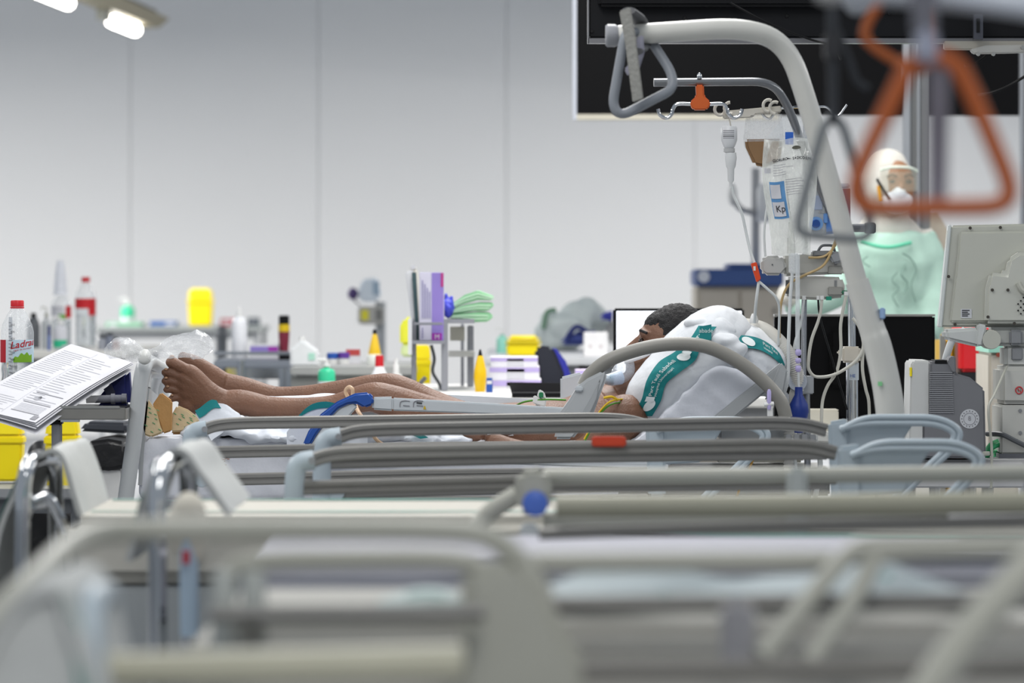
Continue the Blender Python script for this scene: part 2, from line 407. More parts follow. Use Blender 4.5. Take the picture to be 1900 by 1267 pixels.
G().lathe(P(128, 650, 19.9)+Vector((0, 0, .022)), [(.016, 0), (.016, .003)], 16).build('core', darkgrey, t)
# ================================================================== chrome trolley with spray can
tb, z3 = table('trolley', 'chrome trolley with a tray behind the bare feet', 396, 540, 668, 19.0, 19.7, M('steel_tray', '#9aa0aa', .3, metal=.7), chrome, legs=None, cat='trolley')
zz = P(0, 668, 19).z
G().tube([(P(396, 0, 19).x, 19.02, zz+.03), (P(540, 0, 19).x, 19.02, zz+.03)], .008, 8).build('guard_rail', chrome, tb)
G().tube([P(448, 668, 19.01), P(448, 668, 19.01)-Vector((0, 0, .8))], .02, 10).build('post', chrome, tb)
q = P(444, 664, 19.3); t = thing('squeeze_bottle', 'tall white squeeze bottle with pointed tip on the trolley', 'bottle', q); h = m_(96, 19.3); r = m_(14.5, 19.3)
G().lathe(q, [(r*.92, 0), (r, .006), (r, h*.66), (r*.8, h*.74), (r*.42, h*.8)], 18).build('body', M('white_polythene', '#e9eaee', .35), t)
G().lathe(q+Vector((0, 0, h*.79)), [(r*.45, 0), (r*.4, h*.05), (r*.12, h*.2), (r*.08, h*.21)], 14).build('nozzle', white, t)
carton(464, 640, 516, 666, 19.25, .1, paper, 'white and lilac box lying on the trolley', stripe=[(0, .1, .65, .55, lilac), (.65, .1, 1, .55, magenta)])
q = P(527, 664, 19.3); t = thing('spray_can', 'dark red spray can with black cap and yellow band on the trolley', 'can', q); r = m_(10.5, 19.3); h = m_(79, 19.3)
G().lathe(q, [(r*.72, 0), (r*.75, .004), (r, h*.55), (r, h*.66)], 16).build('body', M('maroon_can', '#7c2a3c', .35), t)
G().lathe(q+Vector((0, 0, h*.62)), [(r*1.01, 0), (r*1.01, h*.17)], 16).build('yellow_band', M('amber_band', '#d8b814', .4), t)
G().lathe(q+Vector((0, 0, h*.79)), [(r*.95, 0), (r*.95, h*.19), (r*.8, h*.21)], 16).build('cap', black, t)
q = P(530, 672, 19.1); t = thing('dark_pot', 'low black pot at the foot of the spray can', 'pot', q)
G().lathe(q, [(.028, 0), (.03, .01), (.03, .035), (.024, .04)], 16).build('body', softblack, t)
G().lathe(q+Vector((0, 0, .04)), [(.02, 0), (.02, .006)], 14).build('lid', darkgrey, t)
t = thing('drip_stand', 'dark grey pole of a stand behind the trolley', 'stand', P(411, 760, 25.5))
G().tube([P(411, 606, 25.5), (P(411, 606, 25.5).x, 25.5, .08)], .035, 10).build('pole', darkgrey, t)
G().ell(P(411, 622, 25.5), (.04, .04, .06)).build('clamp', darkgrey, t)
G().lathe((P(411, 0, 25.5).x, 25.5, 0), [(.25, 0), (.25, .04), (.05, .09)], 16).build('foot', darkgrey, t)
# ================================================================== grey counter
tb, z4 = table('counter', 'grey counter behind the knees of the patient', 538, 770, 681, 17.2, 18.4, M('grey_counter', '#9c9d9b', .5), midgrey, cat='counter')
a = P(540, 684, 17.25); b = P(768, 684, 17.25)
G().box((a.x, 17.23, .05), (b.x, 17.26, a.z-.03)).build('front_panel', M('grey_counter_front', '#8b8c89', .6), tb)
q = P(563, 680, 17.6); t = thing('jug', 'white plastic jug with tilted shoulder at the left end of the counter', 'jug', q)
def jug(s, D, pts, th): return G().poly(pts, D, th)
G().poly([(538, 680), (538, 648), (560, 630), (592, 652), (592, 680)], 17.5, .12).build('body', M('white_jug', '#dfe1e2', .4), t, bevel=.008)
G().pbox(572, 655, 584, 668, 17.497, .003).build('label', M('mint_print', '#a9d6c4', .6), t)
G().lathe(P(560, 631, 17.56), [(.012, 0), (.012, .015)], 12).build('cap', white, t)
for px, y0, mt, lb in ((617, 655, bluep, 'small tub with blue cap on the grey counter'), (638, 654, M('violet_cap', '#5a3590', .4), 'small tub with violet cap on the grey counter')):
    q = P(px, 681, 17.8); h = m_(681-y0, 17.8); t = thing('tub', lb, 'tub', q)
    G().lathe(q, [(.02, 0), (.022, .004), (.022, h*.6), (.018, h*.62)], 14).build('body', white, t)
    G().lathe(q+Vector((0, 0, h*.6)), [(.024, 0), (.024, h*.38), (.02, h*.42)], 14).build('cap', mt, t)
carton(642, 648, 668, 681, 17.9, .08, paper, 'white box with red top on the grey counter', stripe=[(0, 0, 1, .35, M('brick_red', '#b2413f', .6))])
tb, _z = table('instrument_table', 'low white table with bottles right behind the far knee', 570, 742, 734, 16.3, 17.15, M('white_top3', '#cfcfcc', .5), midgrey)
pump_bottle(606, 664, 726, 16.9, 16, green, 'green dispenser bottle with white pump just above the far shin', paper)
def red_cap_bottle(px, y0, y1, D, r0, label):
    q = P(px, y1, D); h = m_(y1-y0, D); r = m_(r0, D); t = thing('cleaner_bottle', label, 'bottle', q)
    G().lathe(q, [(r, 0), (r*1.02, h*.1), (r, h*.35), (r*.45, h*.68), (r*.4, h*.72)], 18).build('body', M('white_polythene2', '#e4e5e8', .35), t)
    G().lathe(q+Vector((0, 0, h*.7)), [(r*.42, 0), (r*.42, h*.22), (r*.36, h*.3), (r*.3, h*.3)], 14).build('cap', red, t)
red_cap_bottle(704, 659, 730, 16.6, 19, 'white cleaner bottle with red cap rising behind the far knee')
q = P(695, 681, 17.6); h = m_(70, 17.6); t = thing('cone_bottle', 'pale bottle with yellow conical top on the grey counter', 'bottle', q)
G().lathe(q, [(.03, 0), (.032, .01), (.032, h*.3), (.028, h*.34)], 16).build('body', M('pale_bottle', '#dadcd6', .4), t)
G().lathe(q+Vector((0, 0, h*.33)), [(.027, 0), (.024, h*.1), (.01, h*.52), (.006, h*.56)], 16).build('cone', M('amber_cone', '#dcb314', .4), t)
G().lathe(q+Vector((0, 0, h*.88)), [(.008, 0), (.008, h*.1), (.004, h*.12)], 10).build('tip', black, t)
q = P(735, 730, 16.6); t = thing('nasal_spray', 'small white spray bottle with slim nozzle beside the red capped bottle', 'bottle', q)
G().lathe(q, [(.024, 0), (.026, .01), (.026, .06), (.02, .075)], 16).build('body', white, t)
G().lathe(q+Vector((0, 0, .074)), [(.012, 0), (.011, .035), (.007, .042), (.006, .062)], 12).build('nozzle', white, t)
G().lathe(q+Vector((0, 0, .03)), [(.0265, 0), (.0265, .012)], 16).build('orange_band', M('peach_band', '#d99a62', .6), t)
t = thing('crumpled_tissue', 'crumpled white tissue beside the small spray bottle', 'tissue', P(755, 728, 16.4))
G().ell(P(754, 716, 16.4), (.03, .03, .028)).build('tissue', M('tissue', '#e2e0de', .9), t, remesh=.004, disp=lambda c, n: c+n*.012*nz(c.x, c.y, c.z, 60))
# ================================================================== pole cart with boxes, further back
q = P(706, 0, 24.0); t = thing('monitor_stand', 'tall grey monitor stand topped with white packs, far behind the knees', 'stand', (q.x, 24, 0))
G().tube([(q.x, 24, 0.05), (q.x, 24, P(0, 560, 24).z)], .03, 10).build('pole', M('pale_grey_pole', '#a7abae', .45), t)
G().lathe((q.x, 24, 0), [(.3, 0), (.3, .04), (.05, .1)], 18).build('foot', midgrey, t)
G().pbox(664, 568, 712, 602, 23.9, .12).build('screen_case', M('warm_grey_case', '#b7b5b0', .5), t, bevel=.01)
G().pbox(670, 575, 684, 594, 23.895, .006).build('yellow_note', M('note_yellow', '#e6dc3c', .6), t)
G().pbox(697, 574, 709, 594, 23.895, .006).build('grille', M('grille_grey', '#7d7d7a', .6), t)
t = thing('packet', 'white and pale blue packet on top of the far monitor stand', 'packet', P(685, 560, 23.95))
G().poly([(664, 545), (672, 518), (700, 515), (706, 545), (700, 560), (668, 560)], 23.9, .15).build('wrapper', M('pale_blue_pack', '#dfe8f0', .6), t, bevel=.012)
G().pbox(692, 522, 704, 546, 23.89, .01).build('blue_side', M('grey_blue_pack', '#9fb4c6', .6), t)
t = thing('cuff', 'dark violet cuff hanging at the left of the far monitor stand', 'cuff', P(655, 556, 23.9))
G().ell(P(655, 545, 23.9), (.03, .03, .035)).build('roll', M('violet_cuff', '#4b3a6c', .6), t)
G().tube(spl([P(655, 552, 23.9), P(660, 560, 23.9), P(668, 566, 23.9)]), .006, 6).build('hose', midgrey, t)
# ================================================================== desk with rack, laptop and screen
tb, z5 = table('desk', 'long white desk behind the torso of the patient', 744, 1470, 738, 15.0, 17.0, M('white_desk', '#d6d5d2', .5), midgrey, cat='desk')
rk = thing('rack', 'grey metal rack with tilted trays standing on the white desk', 'rack', P(825, 735, 16.2))
gm = M('grey_rack_metal', '#93959c', .4, metal=.3)
zb = z5
def post(px, y0, wpx, D):
    a = P(px, y0, D); G().box((a.x-m_(wpx, D)/2, D-.02, zb), (a.x+m_(wpx, D)/2, D+.02, a.z)).build('upright', gm, rk, bevel=.003)
post(825, 592, 12, 15.9); post(873, 604, 12, 16.5); post(768, 596, 9, 15.95); post(858, 600, 6, 16.6)
G().pbox(760, 632, 825, 638, 15.85, .25).build('tray_floor', gm, rk)
G().pbox(768, 598, 822, 603, 15.84, .02).build('tray_rail', gm, rk, bevel=.003)
G().pbox(757, 592, 764, 658, 15.84, .2).build('tray_side', M('white_tray', '#d9dadc', .5), rk)
G().pbox(828, 592, 880, 600, 15.9, .6).build('top_shelf', gm, rk)
G().pbox(832, 652, 880, 662, 16.3, .25).build('lower_shelf', M('pale_shelf', '#c8c7c4', .5), rk)
G().pbox(835, 606, 862, 632, 16.4, .05).build('back_plate', M('sand_plate', '#a8a69c', .6), rk)
t = thing('glove_box', 'tall white and purple glove box standing in the rack tray', 'box', P(800, 632, 16))
D = 15.88; a = P(778, 503, D); b = P(824, 632, D)
G().pbox(778, 505, 824, 632, D, .1).build('box_body', M('pale_lilac_card', '#cdcbdc', .6), t, bevel=.003)
G().pbox(801, 506, 823, 632, D-.002, .002).build('purple_panel', lilac, t)
G().pbox(801, 618, 820, 631, D-.004, .002).build('magenta_panel', magenta, t)
G().pbox(818, 506, 823, 532, D-.004, .002).build('magenta_edge', M('crimson_print', '#b0337e', .6), t)
for k in range(4): G().pbox(783+k*4.5, 520+7*k, 785+k*4.5, 590, D-.003, .002).build('printed_line', M('violet_print', '#8f8bb4', .7), t)
text('M', .025, front(806, 629, D-.007), 'lettering', paper, t)
G().pbox(783, 608, 785, 628, D-.003, .002).build('printed_line', M('violet_print', '#8f8bb4', .7), t)
t = thing('green_pads', 'pile of folded pale green pads lying on top of the rack', 'pads', P(872, 592, 16.2))
gp = M('pale_green_pad', '#93c79c', .85, bump=.3, bscale=40)
for pts in ([(840, 563), (862, 547), (886, 539), (916, 550), (914, 557), (886, 557), (862, 564), (842, 571)], [(838, 573), (862, 566), (890, 561), (914, 562), (916, 568), (905, 577), (880, 577), (856, 581), (838, 583)],
            [(836, 584.5), (858, 582), (885, 579), (906, 580), (915, 588), (905, 597), (880, 598), (850, 592), (836, 592)]):
    pd = G().poly(pts, 15.95, .4).build('pad', gp, t, bevel=.004)
    n = len(pts)//2
    for f_ in (.35, .65):
        G().tube([P(pts[i][0]*(1-f_)+pts[-1-i][0]*f_, pts[i][1]*(1-f_)+pts[-1-i][1]*f_, 15.948) for i in range(n)], .0022, 5).build('fold_edge', M('pad_edge', '#c3e2c6', .85), pd)
t = thing('rubber_glove', 'crumpled blue rubber glove beside the purple glove box', 'glove', P(832, 592, 15.95))
G().ell(P(832, 572, 15.95), (.021, .03, .036)).ell(P(828, 556, 15.95), (.009, .012, .025)).ell(P(838, 560, 15.95), (.008, .01, .022)).ell(P(824, 566, 15.93), (.008, .01, .02)).build('glove', M('violet_blue_glove', '#4148c0', .5), t, remesh=.004, smooth=2, disp=lambda c, n: c+n*.006*nz(c.x, c.y, c.z, 70))
t = thing('tube_pack', 'slim clear and dark sterile pack leaning left of the glove box', 'pack', P(775, 630, 16))
G().poly([(764, 505), (772, 505), (779, 632), (772, 632)], 15.95, .012).build('dark_tube', M('dark_teal_tube', '#40585c', .5), t, bevel=.002)
G().poly([(752, 506), (766, 500), (774, 630), (768, 632)], 15.97, .015).build('wrapper', M('white_wrapper', '#d9dadd', .45), t, bevel=.003)
t = thing('long_pack', 'cream sterile pack standing behind the glove box', 'pack', P(772, 630, 16.1))
G().poly([(761, 494), (771, 492), (779, 520), (778, 632), (770, 632)], 16.06, .02).build('wrapper', M('cream_wrapper', '#dedad2', .5), t, bevel=.004)
G().poly([(762, 493), (770, 491), (772, 498), (763, 500)], 16.055, .003).build('sealed_end', paper, t)
sharps(767, 800, 640, 735, 17.6, 'yellow box half hidden below the rack tray')
t = thing('yellow_apron', 'bright yellow bag hanging behind the left side of the rack', 'bag', P(752, 660, 17.4))
G().poly([(742, 640), (742, 605), (750, 590), (764, 586), (766, 640)], 17.4, .05).build('bag', M('lime_bag', '#e4e33c', .6), t, bevel=.01)
G().poly([(744, 662), (744, 640), (766, 640), (768, 662)], 17.4, .05).build('bag_bottom', M('pale_lime', '#d6e3a8', .6), t, bevel=.008)
t = thing('hose_bundle', 'dark curled hose hanging inside the rack', 'hose', P(815, 720, 16.05))
G().tube(spl([P(800, 640, 16.05), P(806, 665, 16.05), P(803, 690, 16.05), P(815, 712, 16.05), P(820, 730, 16.05)]), .006, 8).build('hose', darkgrey, t)
G().tube(spl([P(790, 700, 16.1), P(780, 712, 16.1), P(776, 733, 16.1)]), .008, 8).build('hose_end', midgrey, t)
q = P(891, 733, 15.8); t = thing('yellow_bottle', 'slim yellow bottle with black tip on the desk right of the rack', 'bottle', q); h = m_(85, 15.8); r = m_(12, 15.8)
G().lathe(q, [(r*.7, 0), (r*.75, .004), (r, h*.4), (r*.92, h*.55), (r*.42, h*.86)], 18).build('body', M('egg_yellow', '#e8bb08', .35), t)
G().lathe(q+Vector((0, 0, h*.86)), [(r*.36, 0), (r*.2, h*.1), (r*.12, h*.14)], 12).build('tip', black, t)
carton(902, 703, 914, 735, 15.7, .05, bluep, 'small upright blue box next to the slim yellow bottle', stripe=[(.1, .1, .9, .3, paper)])
for k, (y0, y1, lb) in enumerate(((706, 735, 'lowest of three white and lilac boxes piled on the desk'), (682, 705.5, 'middle one of three white and lilac boxes piled on the desk'), (664, 681.5, 'topmost of three white and lilac boxes piled on the desk'))):
    carton(906+k*2, y0, 1004-3*k, y1, 16.2+.02*k, .3, M('white_card', '#e4e2e8', .6), lb, stripe=[(0, .0, 1, .35, M('soft_lilac', '#b9a9dc', .6)), (.35, .1, .7, .9, paper)])
sharps(936, 1006, 622, 662, 19.5, 'pale yellow bin lying behind the lilac boxes', name='waste_bin')
tb, _z = table('far_table', 'white table far behind the desk chair', 900, 1150, 664, 19.0, 21.5, M('white_top', '#cfd0d2', .5), midgrey)
pump_bottle(932, 606, 662, 20.2, 11, M('mint_bottle', '#8fd0bc', .4), 'mint green dispenser bottle behind the lilac boxes', None)
ch = thing('office_chair', 'dark office chair with blue backrest edge behind the laptop', 'chair', P(1030, 760, 16.9)*1)
ch.location.z = 0; ORG[ch.name] = Vector(ch.location)
D = 17.2
G().poly([(991, 648), (1000, 641), (1024, 643), (1046, 690), (1052, 735), (1006, 735)], D, .05).build('backrest', M('charcoal_fabric', '#2c2e38', .9), ch, bevel=.012)
G().poly([(1022, 643), (1030, 644), (1050, 670), (1066, 715), (1068, 735), (1050, 735), (1042, 690)], D+.01, .06).build('backrest_cover', M('ultramarine_fabric', '#3438a0', .8), ch, bevel=.012)
x = P(1030, 0, D).x
G().box((x-.24, D-.1, .44), (x+.24, D+.4, .52)).build('seat', M('charcoal_fabric', '#2c2e38', .9), ch, bevel=.03)
G().tube([(x, D+.15, .06), (x, D+.15, .44)], .03, 10).build('column', black, ch)
G().tube([(x+.1, D+.08, .48), (x+.12, D+.06, .9)], .025, 8).build('back_support', black, ch)
for k in range(5):
    a = k*2*math.pi/5; G().tube([(x, D+.15, .09), (x+.28*math.cos(a), D+.15+.28*math.sin(a), .05)], .02, 8).build('base_arm', black, ch)
lp = thing('laptop', 'open black laptop seen from behind on the white desk', 'laptop', P(1008, 738, 15.25))
G().poly([(944, 709), (1074, 711), (1082, 739), (952, 741)], 15.2, .012).build('lid', M('laptop_black', '#1b1a1d', .5), lp, bevel=.003)
a = P(950, 741, 15.22); G().box((a.x, 15.02, z5), (a.x+m_(130, 15.2), 15.24, z5+.016)).build('keyboard_base', black, lp, bevel=.003)
mo = thing('computer_monitor', 'lit white computer monitor with black frame behind the pillow', 'monitor', P(1260, 738, 15.3))
G().pbox(1138, 572, 1381, 716, 15.25, .04).build('case', black, mo, bevel=.006)
G().pbox(1144, 577, 1376, 708, 15.246, .004).build('screen', M('lit_screen', '#f4f7ff', .3, emit=1.15), mo)
G().pbox(1245, 716, 1275, 736, 15.28, .03).build('neck', black, mo)
G().box((P(1210, 0, 15.3).x, 15.15, z5), (P(1310, 0, 15.3).x, 15.4, z5+.015)).build('foot', black, mo, bevel=.004)
carton(1084, 618, 1128, 662, 19.3, .2, M('bright_white_card', '#eeecec', .6), 'upright white carton left of the lit monitor', stripe=[(.2, .5, .3, .62, M('pale_print', '#cdbfc0', .7)), (.65, .5, .75, .62, M('pale_print', '#cdbfc0', .7))])
carton(1068, 688, 1096, 737, 16.0, .2, M('lilac_white', '#d8cbe4', .6), 'pale lilac box on the desk behind the rail panel', stripe=[(0, 0, 1, .3, M('soft_lilac', '#b9a9dc', .6))])
t = thing('bag_heap', 'blurred grey green bag heaped on the far table', 'bag', P(1060, 640, 21.0))
G().ell(P(1045, 615, 21.0), (.14, .12, .09)).ell(P(1080, 590, 21.1), (.12, .1, .1)).ell(P(1022, 600, 21.0), (.06, .06, .07)).build('bag', M('grey_green_bag', '#ccd4d2', .7), t, remesh=.015, smooth=2, disp=lambda c, n: c+n*.03*nz(c.x, c.y, c.z, 14))
G().tube(spl([P(1008, 610, 20.9), P(1015, 580, 20.9), P(1032, 575, 20.9)]), .012, 8).build('green_tie', M('moss_green', '#6f8f78', .7), t)
t = thing('navy_holdall', 'navy blue holdall lying in front of the blurred bag heap', 'bag', P(1070, 640, 20.7))
G().poly([(1036, 640), (1050, 625), (1065, 613), (1088, 616), (1112, 612), (1120, 640)], 20.6, .2).build('bag', M('navy_fabric', '#3a4788', .8), t, bevel=.02)
G().tube(spl([P(1052, 626, 20.58), P(1070, 606, 20.58), P(1092, 618, 20.58)]), .012, 8).build('handle', M('navy_strap', '#27306a', .8), t)
t = thing('blue_cloth', 'violet blue cloth tip showing left of the lit monitor', 'cloth', P(1128, 600, 20.9))
G().poly([(1108, 592), (1122, 580), (1144, 574), (1144, 590), (1122, 598)], 20.9, .08).build('cloth', M('violet_blue_cloth', '#4a50b4', .8), t, bevel=.02)
G().poly([(1124, 640), (1124, 596), (1144, 588), (1144, 640)], 20.95, .06).build('cloth_tail', M('grey_cloth', '#a9aaa9', .8), t, bevel=.02)
# cabinet with blue top
cb = thing('supply_cabinet', 'beige supply cabinet with a blue top behind the drip stand', 'cabinet', P(1370, 700, 22.3)); cb.location.z = 0; ORG[cb.name] = Vector(cb.location)
a = P(1292, 531, 22); b = P(1452, 531, 22)
G().box((a.x, 22, 0), (b.x, 22.6, a.z)).build('body', M('beige_cabinet', '#c9c1b4', .6), cb, bevel=.01)
G().pbox(1291, 499, 1454, 531, 21.96, .68).build('top', M('denim_blue', '#3f5a94', .5), cb, bevel=.01)
G().pbox(1352, 489, 1454, 499, 22.0, .55).build('top_step', M('denim_blue', '#3f5a94', .5), cb, bevel=.008)
for u in (1300, 1376):
    p0 = P(u, 540, 21.985); p1 = P(u+70, 0, 21.985); G().box((p0.x, 21.985, .1), (p1.x, 22.0, p0.z)).build('door', M('beige_door', '#c4bcb0', .6), cb)
    G().pbox(u+60, 570, u+63, 590, 21.97, .02).build('handle', steel, cb)
G().lathe(P(1306, 513, 21.95), [(m_(11, 22), 0), (m_(11, 22), .012)], 18, (0, 1, 0)).build('round_badge', M('badge_white', '#d8dce6', .5), cb)
t = thing('desk_lamp', 'grey jointed lamp arm with white head blurred before the wall', 'lamp', P(1404, 489, 22.3))
G().tube([P(1402, 489, 22.3), P(1402, 312, 22.3)], .022, 10).build('upright', M('soft_grey', '#a2a4a8', .5), t)
G().tube(spl([P(1400, 395, 22.3), P(1372, 385, 22.2), P(1360, 365, 22.2)]), .018, 8).build('arm', lightgrey, t)
G().ell(P(1359, 360, 22.2), (.024, .03, .06)).build('lamp_head', white, t)
G().lathe(P(1417, 412, 22.25), [(.03, 0), (.036, .01), (.036, .16), (.02, .2)], 16).build('battery', M('lamp_white', '#d6d8da', .5), t)
# ================================================================== big display, TV and its frame
tvb = M('tv_black', '#060608', .45, spec=.15); tvs = M('tv_dark_shell', '#111216', .5, spec=.25)
t = thing('display_board', 'large black display board with thin pale edge hanging behind the television', 'display', P(1480, 217, 19.4))
G().pbox(1070, -240, 2100, 214, 19.4, .07).build('panel', tvb, t, bevel=.004)
G().pbox(1063, -240, 1070, 222, 19.38, .1).build('edge_strip', M('pale_edge', '#c4c8d2', .4), t)
G().pbox(1070, 212, 1445, 222, 19.38, .1).build('bottom_strip', M('cream_edge', '#c9c4b4', .5), t)  # bottom strip in one even cream colour
tv = thing('television', 'back of a big black television fixed high on an aluminium frame', 'television', P(1500, 82, 13.6))
tvsh = G().pbox(1092, -260, 2060, 71, 13.55, .05).build('back_shell', tvs, tv, bevel=.006)
G().pbox(1110, -260, 2040, 12, 13.49, .06).build('back_bulge', M('tv_mid_shell', '#0c0d10', .5, spec=.2), tv, bevel=.01)
G().pbox(1092, 71, 2060, 80, 13.54, .06).build('bottom_bezel', M('tv_bezel', '#77777a', .35, metal=.6), tv)
G().pbox(1090, -260, 1093, 80, 13.54, .06).build('side_bezel', M('tv_bezel', '#77777a', .35, metal=.6), tv)
for px, py in ((1098, 58), (1270, 34), (1460, 30), (1650, 25)):
    G().lathe(P(px, py, 13.548), [(m_(3.5, 13.6), 0), (m_(3, 13.6), .004)], 10, (0, -1, 0)).build('screw', black, tvsh)
for k in range(28): G().pbox(1332+3.4*k, 69, 1334+3.4*k, 72, 13.546, .004).build('vent_slot', black, tvsh)
G().tube(spl([P(1355, 5, 13.46), P(1420, 40, 13.46), P(1500, 72, 13.5), P(1545, 85, 13.5), P(1560, 110, 13.55)]), .004, 6).build('cable', black, tv)
fr = thing('support_stand', 'aluminium profile stand carrying the television and display', 'stand', (P(1700, 0, 18.3).x, 18.3, 0))
prof = M('aluminium_profile', '#b9bcc0', .3, metal=.7); profd = M('aluminium_shaded_tone', '#8f9090', .35, metal=.6)  # profd: same aluminium, shade of its darker faces put into the colour
def up(px0, px1, D, mt, ytop=-250, nm='upright'):
    a = P(px0, ytop, D); b = P(px1, ytop, D)
    G().box((a.x, D, 0), (b.x, D+.05, a.z)).build(nm, mt, fr, bevel=.003)
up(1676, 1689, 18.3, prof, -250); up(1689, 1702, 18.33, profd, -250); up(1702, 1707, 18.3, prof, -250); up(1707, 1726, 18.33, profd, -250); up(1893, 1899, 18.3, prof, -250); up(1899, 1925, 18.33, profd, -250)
G().pbox(1752, 76, 2000, 92, 13.52, .04).build('crossbar', M('warm_steel', '#a8a49a', .4, metal=.5), fr, bevel=.003)
G().poly([(1800, 92), (1806, 100), (1990, 96), (1990, 82), (1828, 84)], 13.48, .03).build('bracket_plate', M('pale_bracket', '#b2b1ac', .4, metal=.5), fr, bevel=.003)
for px in (1815, 1843, 1897): G().lathe(P(px, 100 if px < 1890 else 88, 13.47), [(.007, 0), (.006, .012)], 8, (0, -1, 0)).build('bolt', steel, fr)
G().pbox(1807, 26, 1824, 73, 13.46, .03).build('hanger', M('dark_hanger', '#4a4c54', .4, metal=.5), fr)
G().pbox(1812, 34, 1818, 60, 13.455, .006).build('hanger_slot', black, fr)
G().tube(spl([P(1830, 104, 13.6), P(1810, 118, 13.6), P(1790, 122, 13.6)]), .005, 6).build('cable', black, fr)
G().tube(spl([P(1925, 125, 13.8), P(1880, 155, 13.8), P(1840, 172, 13.8), P(1815, 176, 13.85)]), .005, 6).build('cable', black, fr)
# ================================================================== black monitor behind the drip stand
bm_ = thing('black_monitor', 'large black screen turned away behind the drip stand', 'monitor', P(1590, 790, 14.2))
G().pbox(1437, 584, 1735, 778, 14.2, .05).build('case', M('monitor_black', '#070709', .5, spec=.15), bm_, bevel=.008)
G().pbox(1437, 583, 1735, 587, 14.195, .06).build('top_edge', M('edge_grey', '#8a8a86', .4), bm_)
G().pbox(1540, 612, 1640, 720, 14.17, .03).build('rear_cover', M('monitor_black2', '#050506', .5, spec=.15), bm_, bevel=.01)
G().pbox(1575, 778, 1605, 800, 14.21, .03).build('neck', black, bm_)
dk, zd = table('nurse_desk', 'white desk under the black screen', 1430, 1760, 802, 13.95, 14.9, M('white_top2', '#cfcfca', .5), midgrey, cat='desk')
G().box((P(1530, 0, 14.2).x, 14.1, zd), (P(1650, 0, 14.2).x, 14.35, zd+.012)).build('foot', black, bm_)
carton(1462, 762, 1556, 802, 14.05, .15, M('cream_card', '#d2cdbf', .6), 'low cream box on the desk under the black screen', stripe=[(.1, .3, .4, .7, greyink)])
# ================================================================== red bin and things at right
t = thing('red_bin', 'red plastic bin behind the ventilator screen', 'bin', P(1808, 700, 15.4)); t.location.z = 0; ORG[t.name] = Vector(t.location)
a = P(1782, 618, 15.4); b = P(1838, 690, 15.4)
G().box((a.x, 15.4, b.z), (b.x, 15.7, a.z)).build('body', M('bright_red', '#e0262e', .45), t, bevel=.012)
G().pbox(1779, 608, 1841, 619, 15.38, .34).build('lid', M('bright_red', '#e0262e', .45), t, bevel=.01)
G().box((a.x, 15.4, 0), (b.x, 15.7, b.z-.002)).build('base_cabinet', M('black_base', '#14151b', .5), t)
t = thing('yellow_sack', 'yellow waste sack frame beside the red bin', 'sack', (P(1762, 0, 15.5).x, 15.5, 0))
a = P(1749, 622, 15.5); b = P(1777, 690, 15.5)
G().box((a.x, 15.5, .3), (b.x, 15.8, a.z)).build('sack', M('mustard_sack', '#d2a51c', .6), t, bevel=.02)
G().box((a.x-.01, 15.49, 0), (a.x+.01, 15.51, a.z)).build('frame_post', steel, t); G().box((b.x-.01, 15.49, 0), (b.x+.01, 15.51, a.z)).build('frame_post', steel, t)
t = thing('beige_machine', 'beige upright machine with red knobs behind the ventilator column', 'machine', (P(1850, 0, 14.6).x, 14.6, 0))
a = P(1834, 654, 14.6); b = P(1890, 0, 14.6)
G().box((a.x, 14.6, 0), (b.x, 15.0, a.z)).build('body', M('beige_shell', '#c6bfb2', .5), t, bevel=.01)
for y in (658, 712, 785): G().lathe(P(1852, y, 14.6), [(.008, 0), (.008, .012)], 12, (0, -1, 0)).build('knob', M('rust_knob', '#8f4434', .5), t)
G().box((a.x, 14.59, a.z), (b.x, 15.0, a.z+.03)).build('mint_lid', M('mint_lid', '#9fd8c4', .5), t)
# ================================================================== health worker
suit = M('white_coverall', '#c6c3bb', .85, bump=.5, scale=8, bscale=14); gown = M('mint_gown', '#adcbbd', .85, bump=.5, bscale=12, scale=7)
wk = thing('person', 'worker in white hooded coverall, goggles, mask and mint green gown', 'person', (P(1655, 0, 17.5).x, 17.5, 0))
WD = 17.5
def W(px, py, d=0): return P(px, py, WD+d)
s1 = m_(1, WD)
g = G()
wx = W(1655, 0).x
g.tube(spl([(wx, WD+.05, .95), (wx, WD+.05, 1.1), W(1655, 560, .05), W(1650, 480, .03), W(1648, 425, .03), W(1648, 400, .02)], 4), [.2, .19, .17, .18, .13, .08], 16, flat=.7)
for sx in (-1, 1): g.tube(spl([(wx+sx*.1, WD+.05, 1.0), (wx+sx*.12, WD+.04, .5), (wx+sx*.12, WD+.05, .07)], 4), [.13, .09, .075], 12)
for sx in (-1, 1): g.ell((wx+sx*.12, WD-.03, .05), (.055, .14, .05))
g.tube(spl([W(1600, 432, .03), W(1572, 480, -.02), W(1550, 540, -.1)], 4), [.07, .06, .05], 12)
g.tube(spl([W(1550, 540, -.1), W(1500, 560, -.2), W(1448, 545, -.28)], 4), [.05, .05, .038], 12)
g.tube(spl([W(1702, 432, .03), W(1722, 500, .02), W(1728, 570, -.03), W(1712, 640, -.12)], 4), [.068, .06, .055, .045], 12)
g.ell(W(1645, 345), (m_(52, WD), .125, m_(70, WD)))
g.tube([W(1648, 400), W(1650, 440, .02)], [.085, .11], 12)
g.build('coverall', suit, wk, remesh=.012, smooth=3, disp=lambda c, n: c+n*.006*nz(c.x, c.y, c.z, 14))
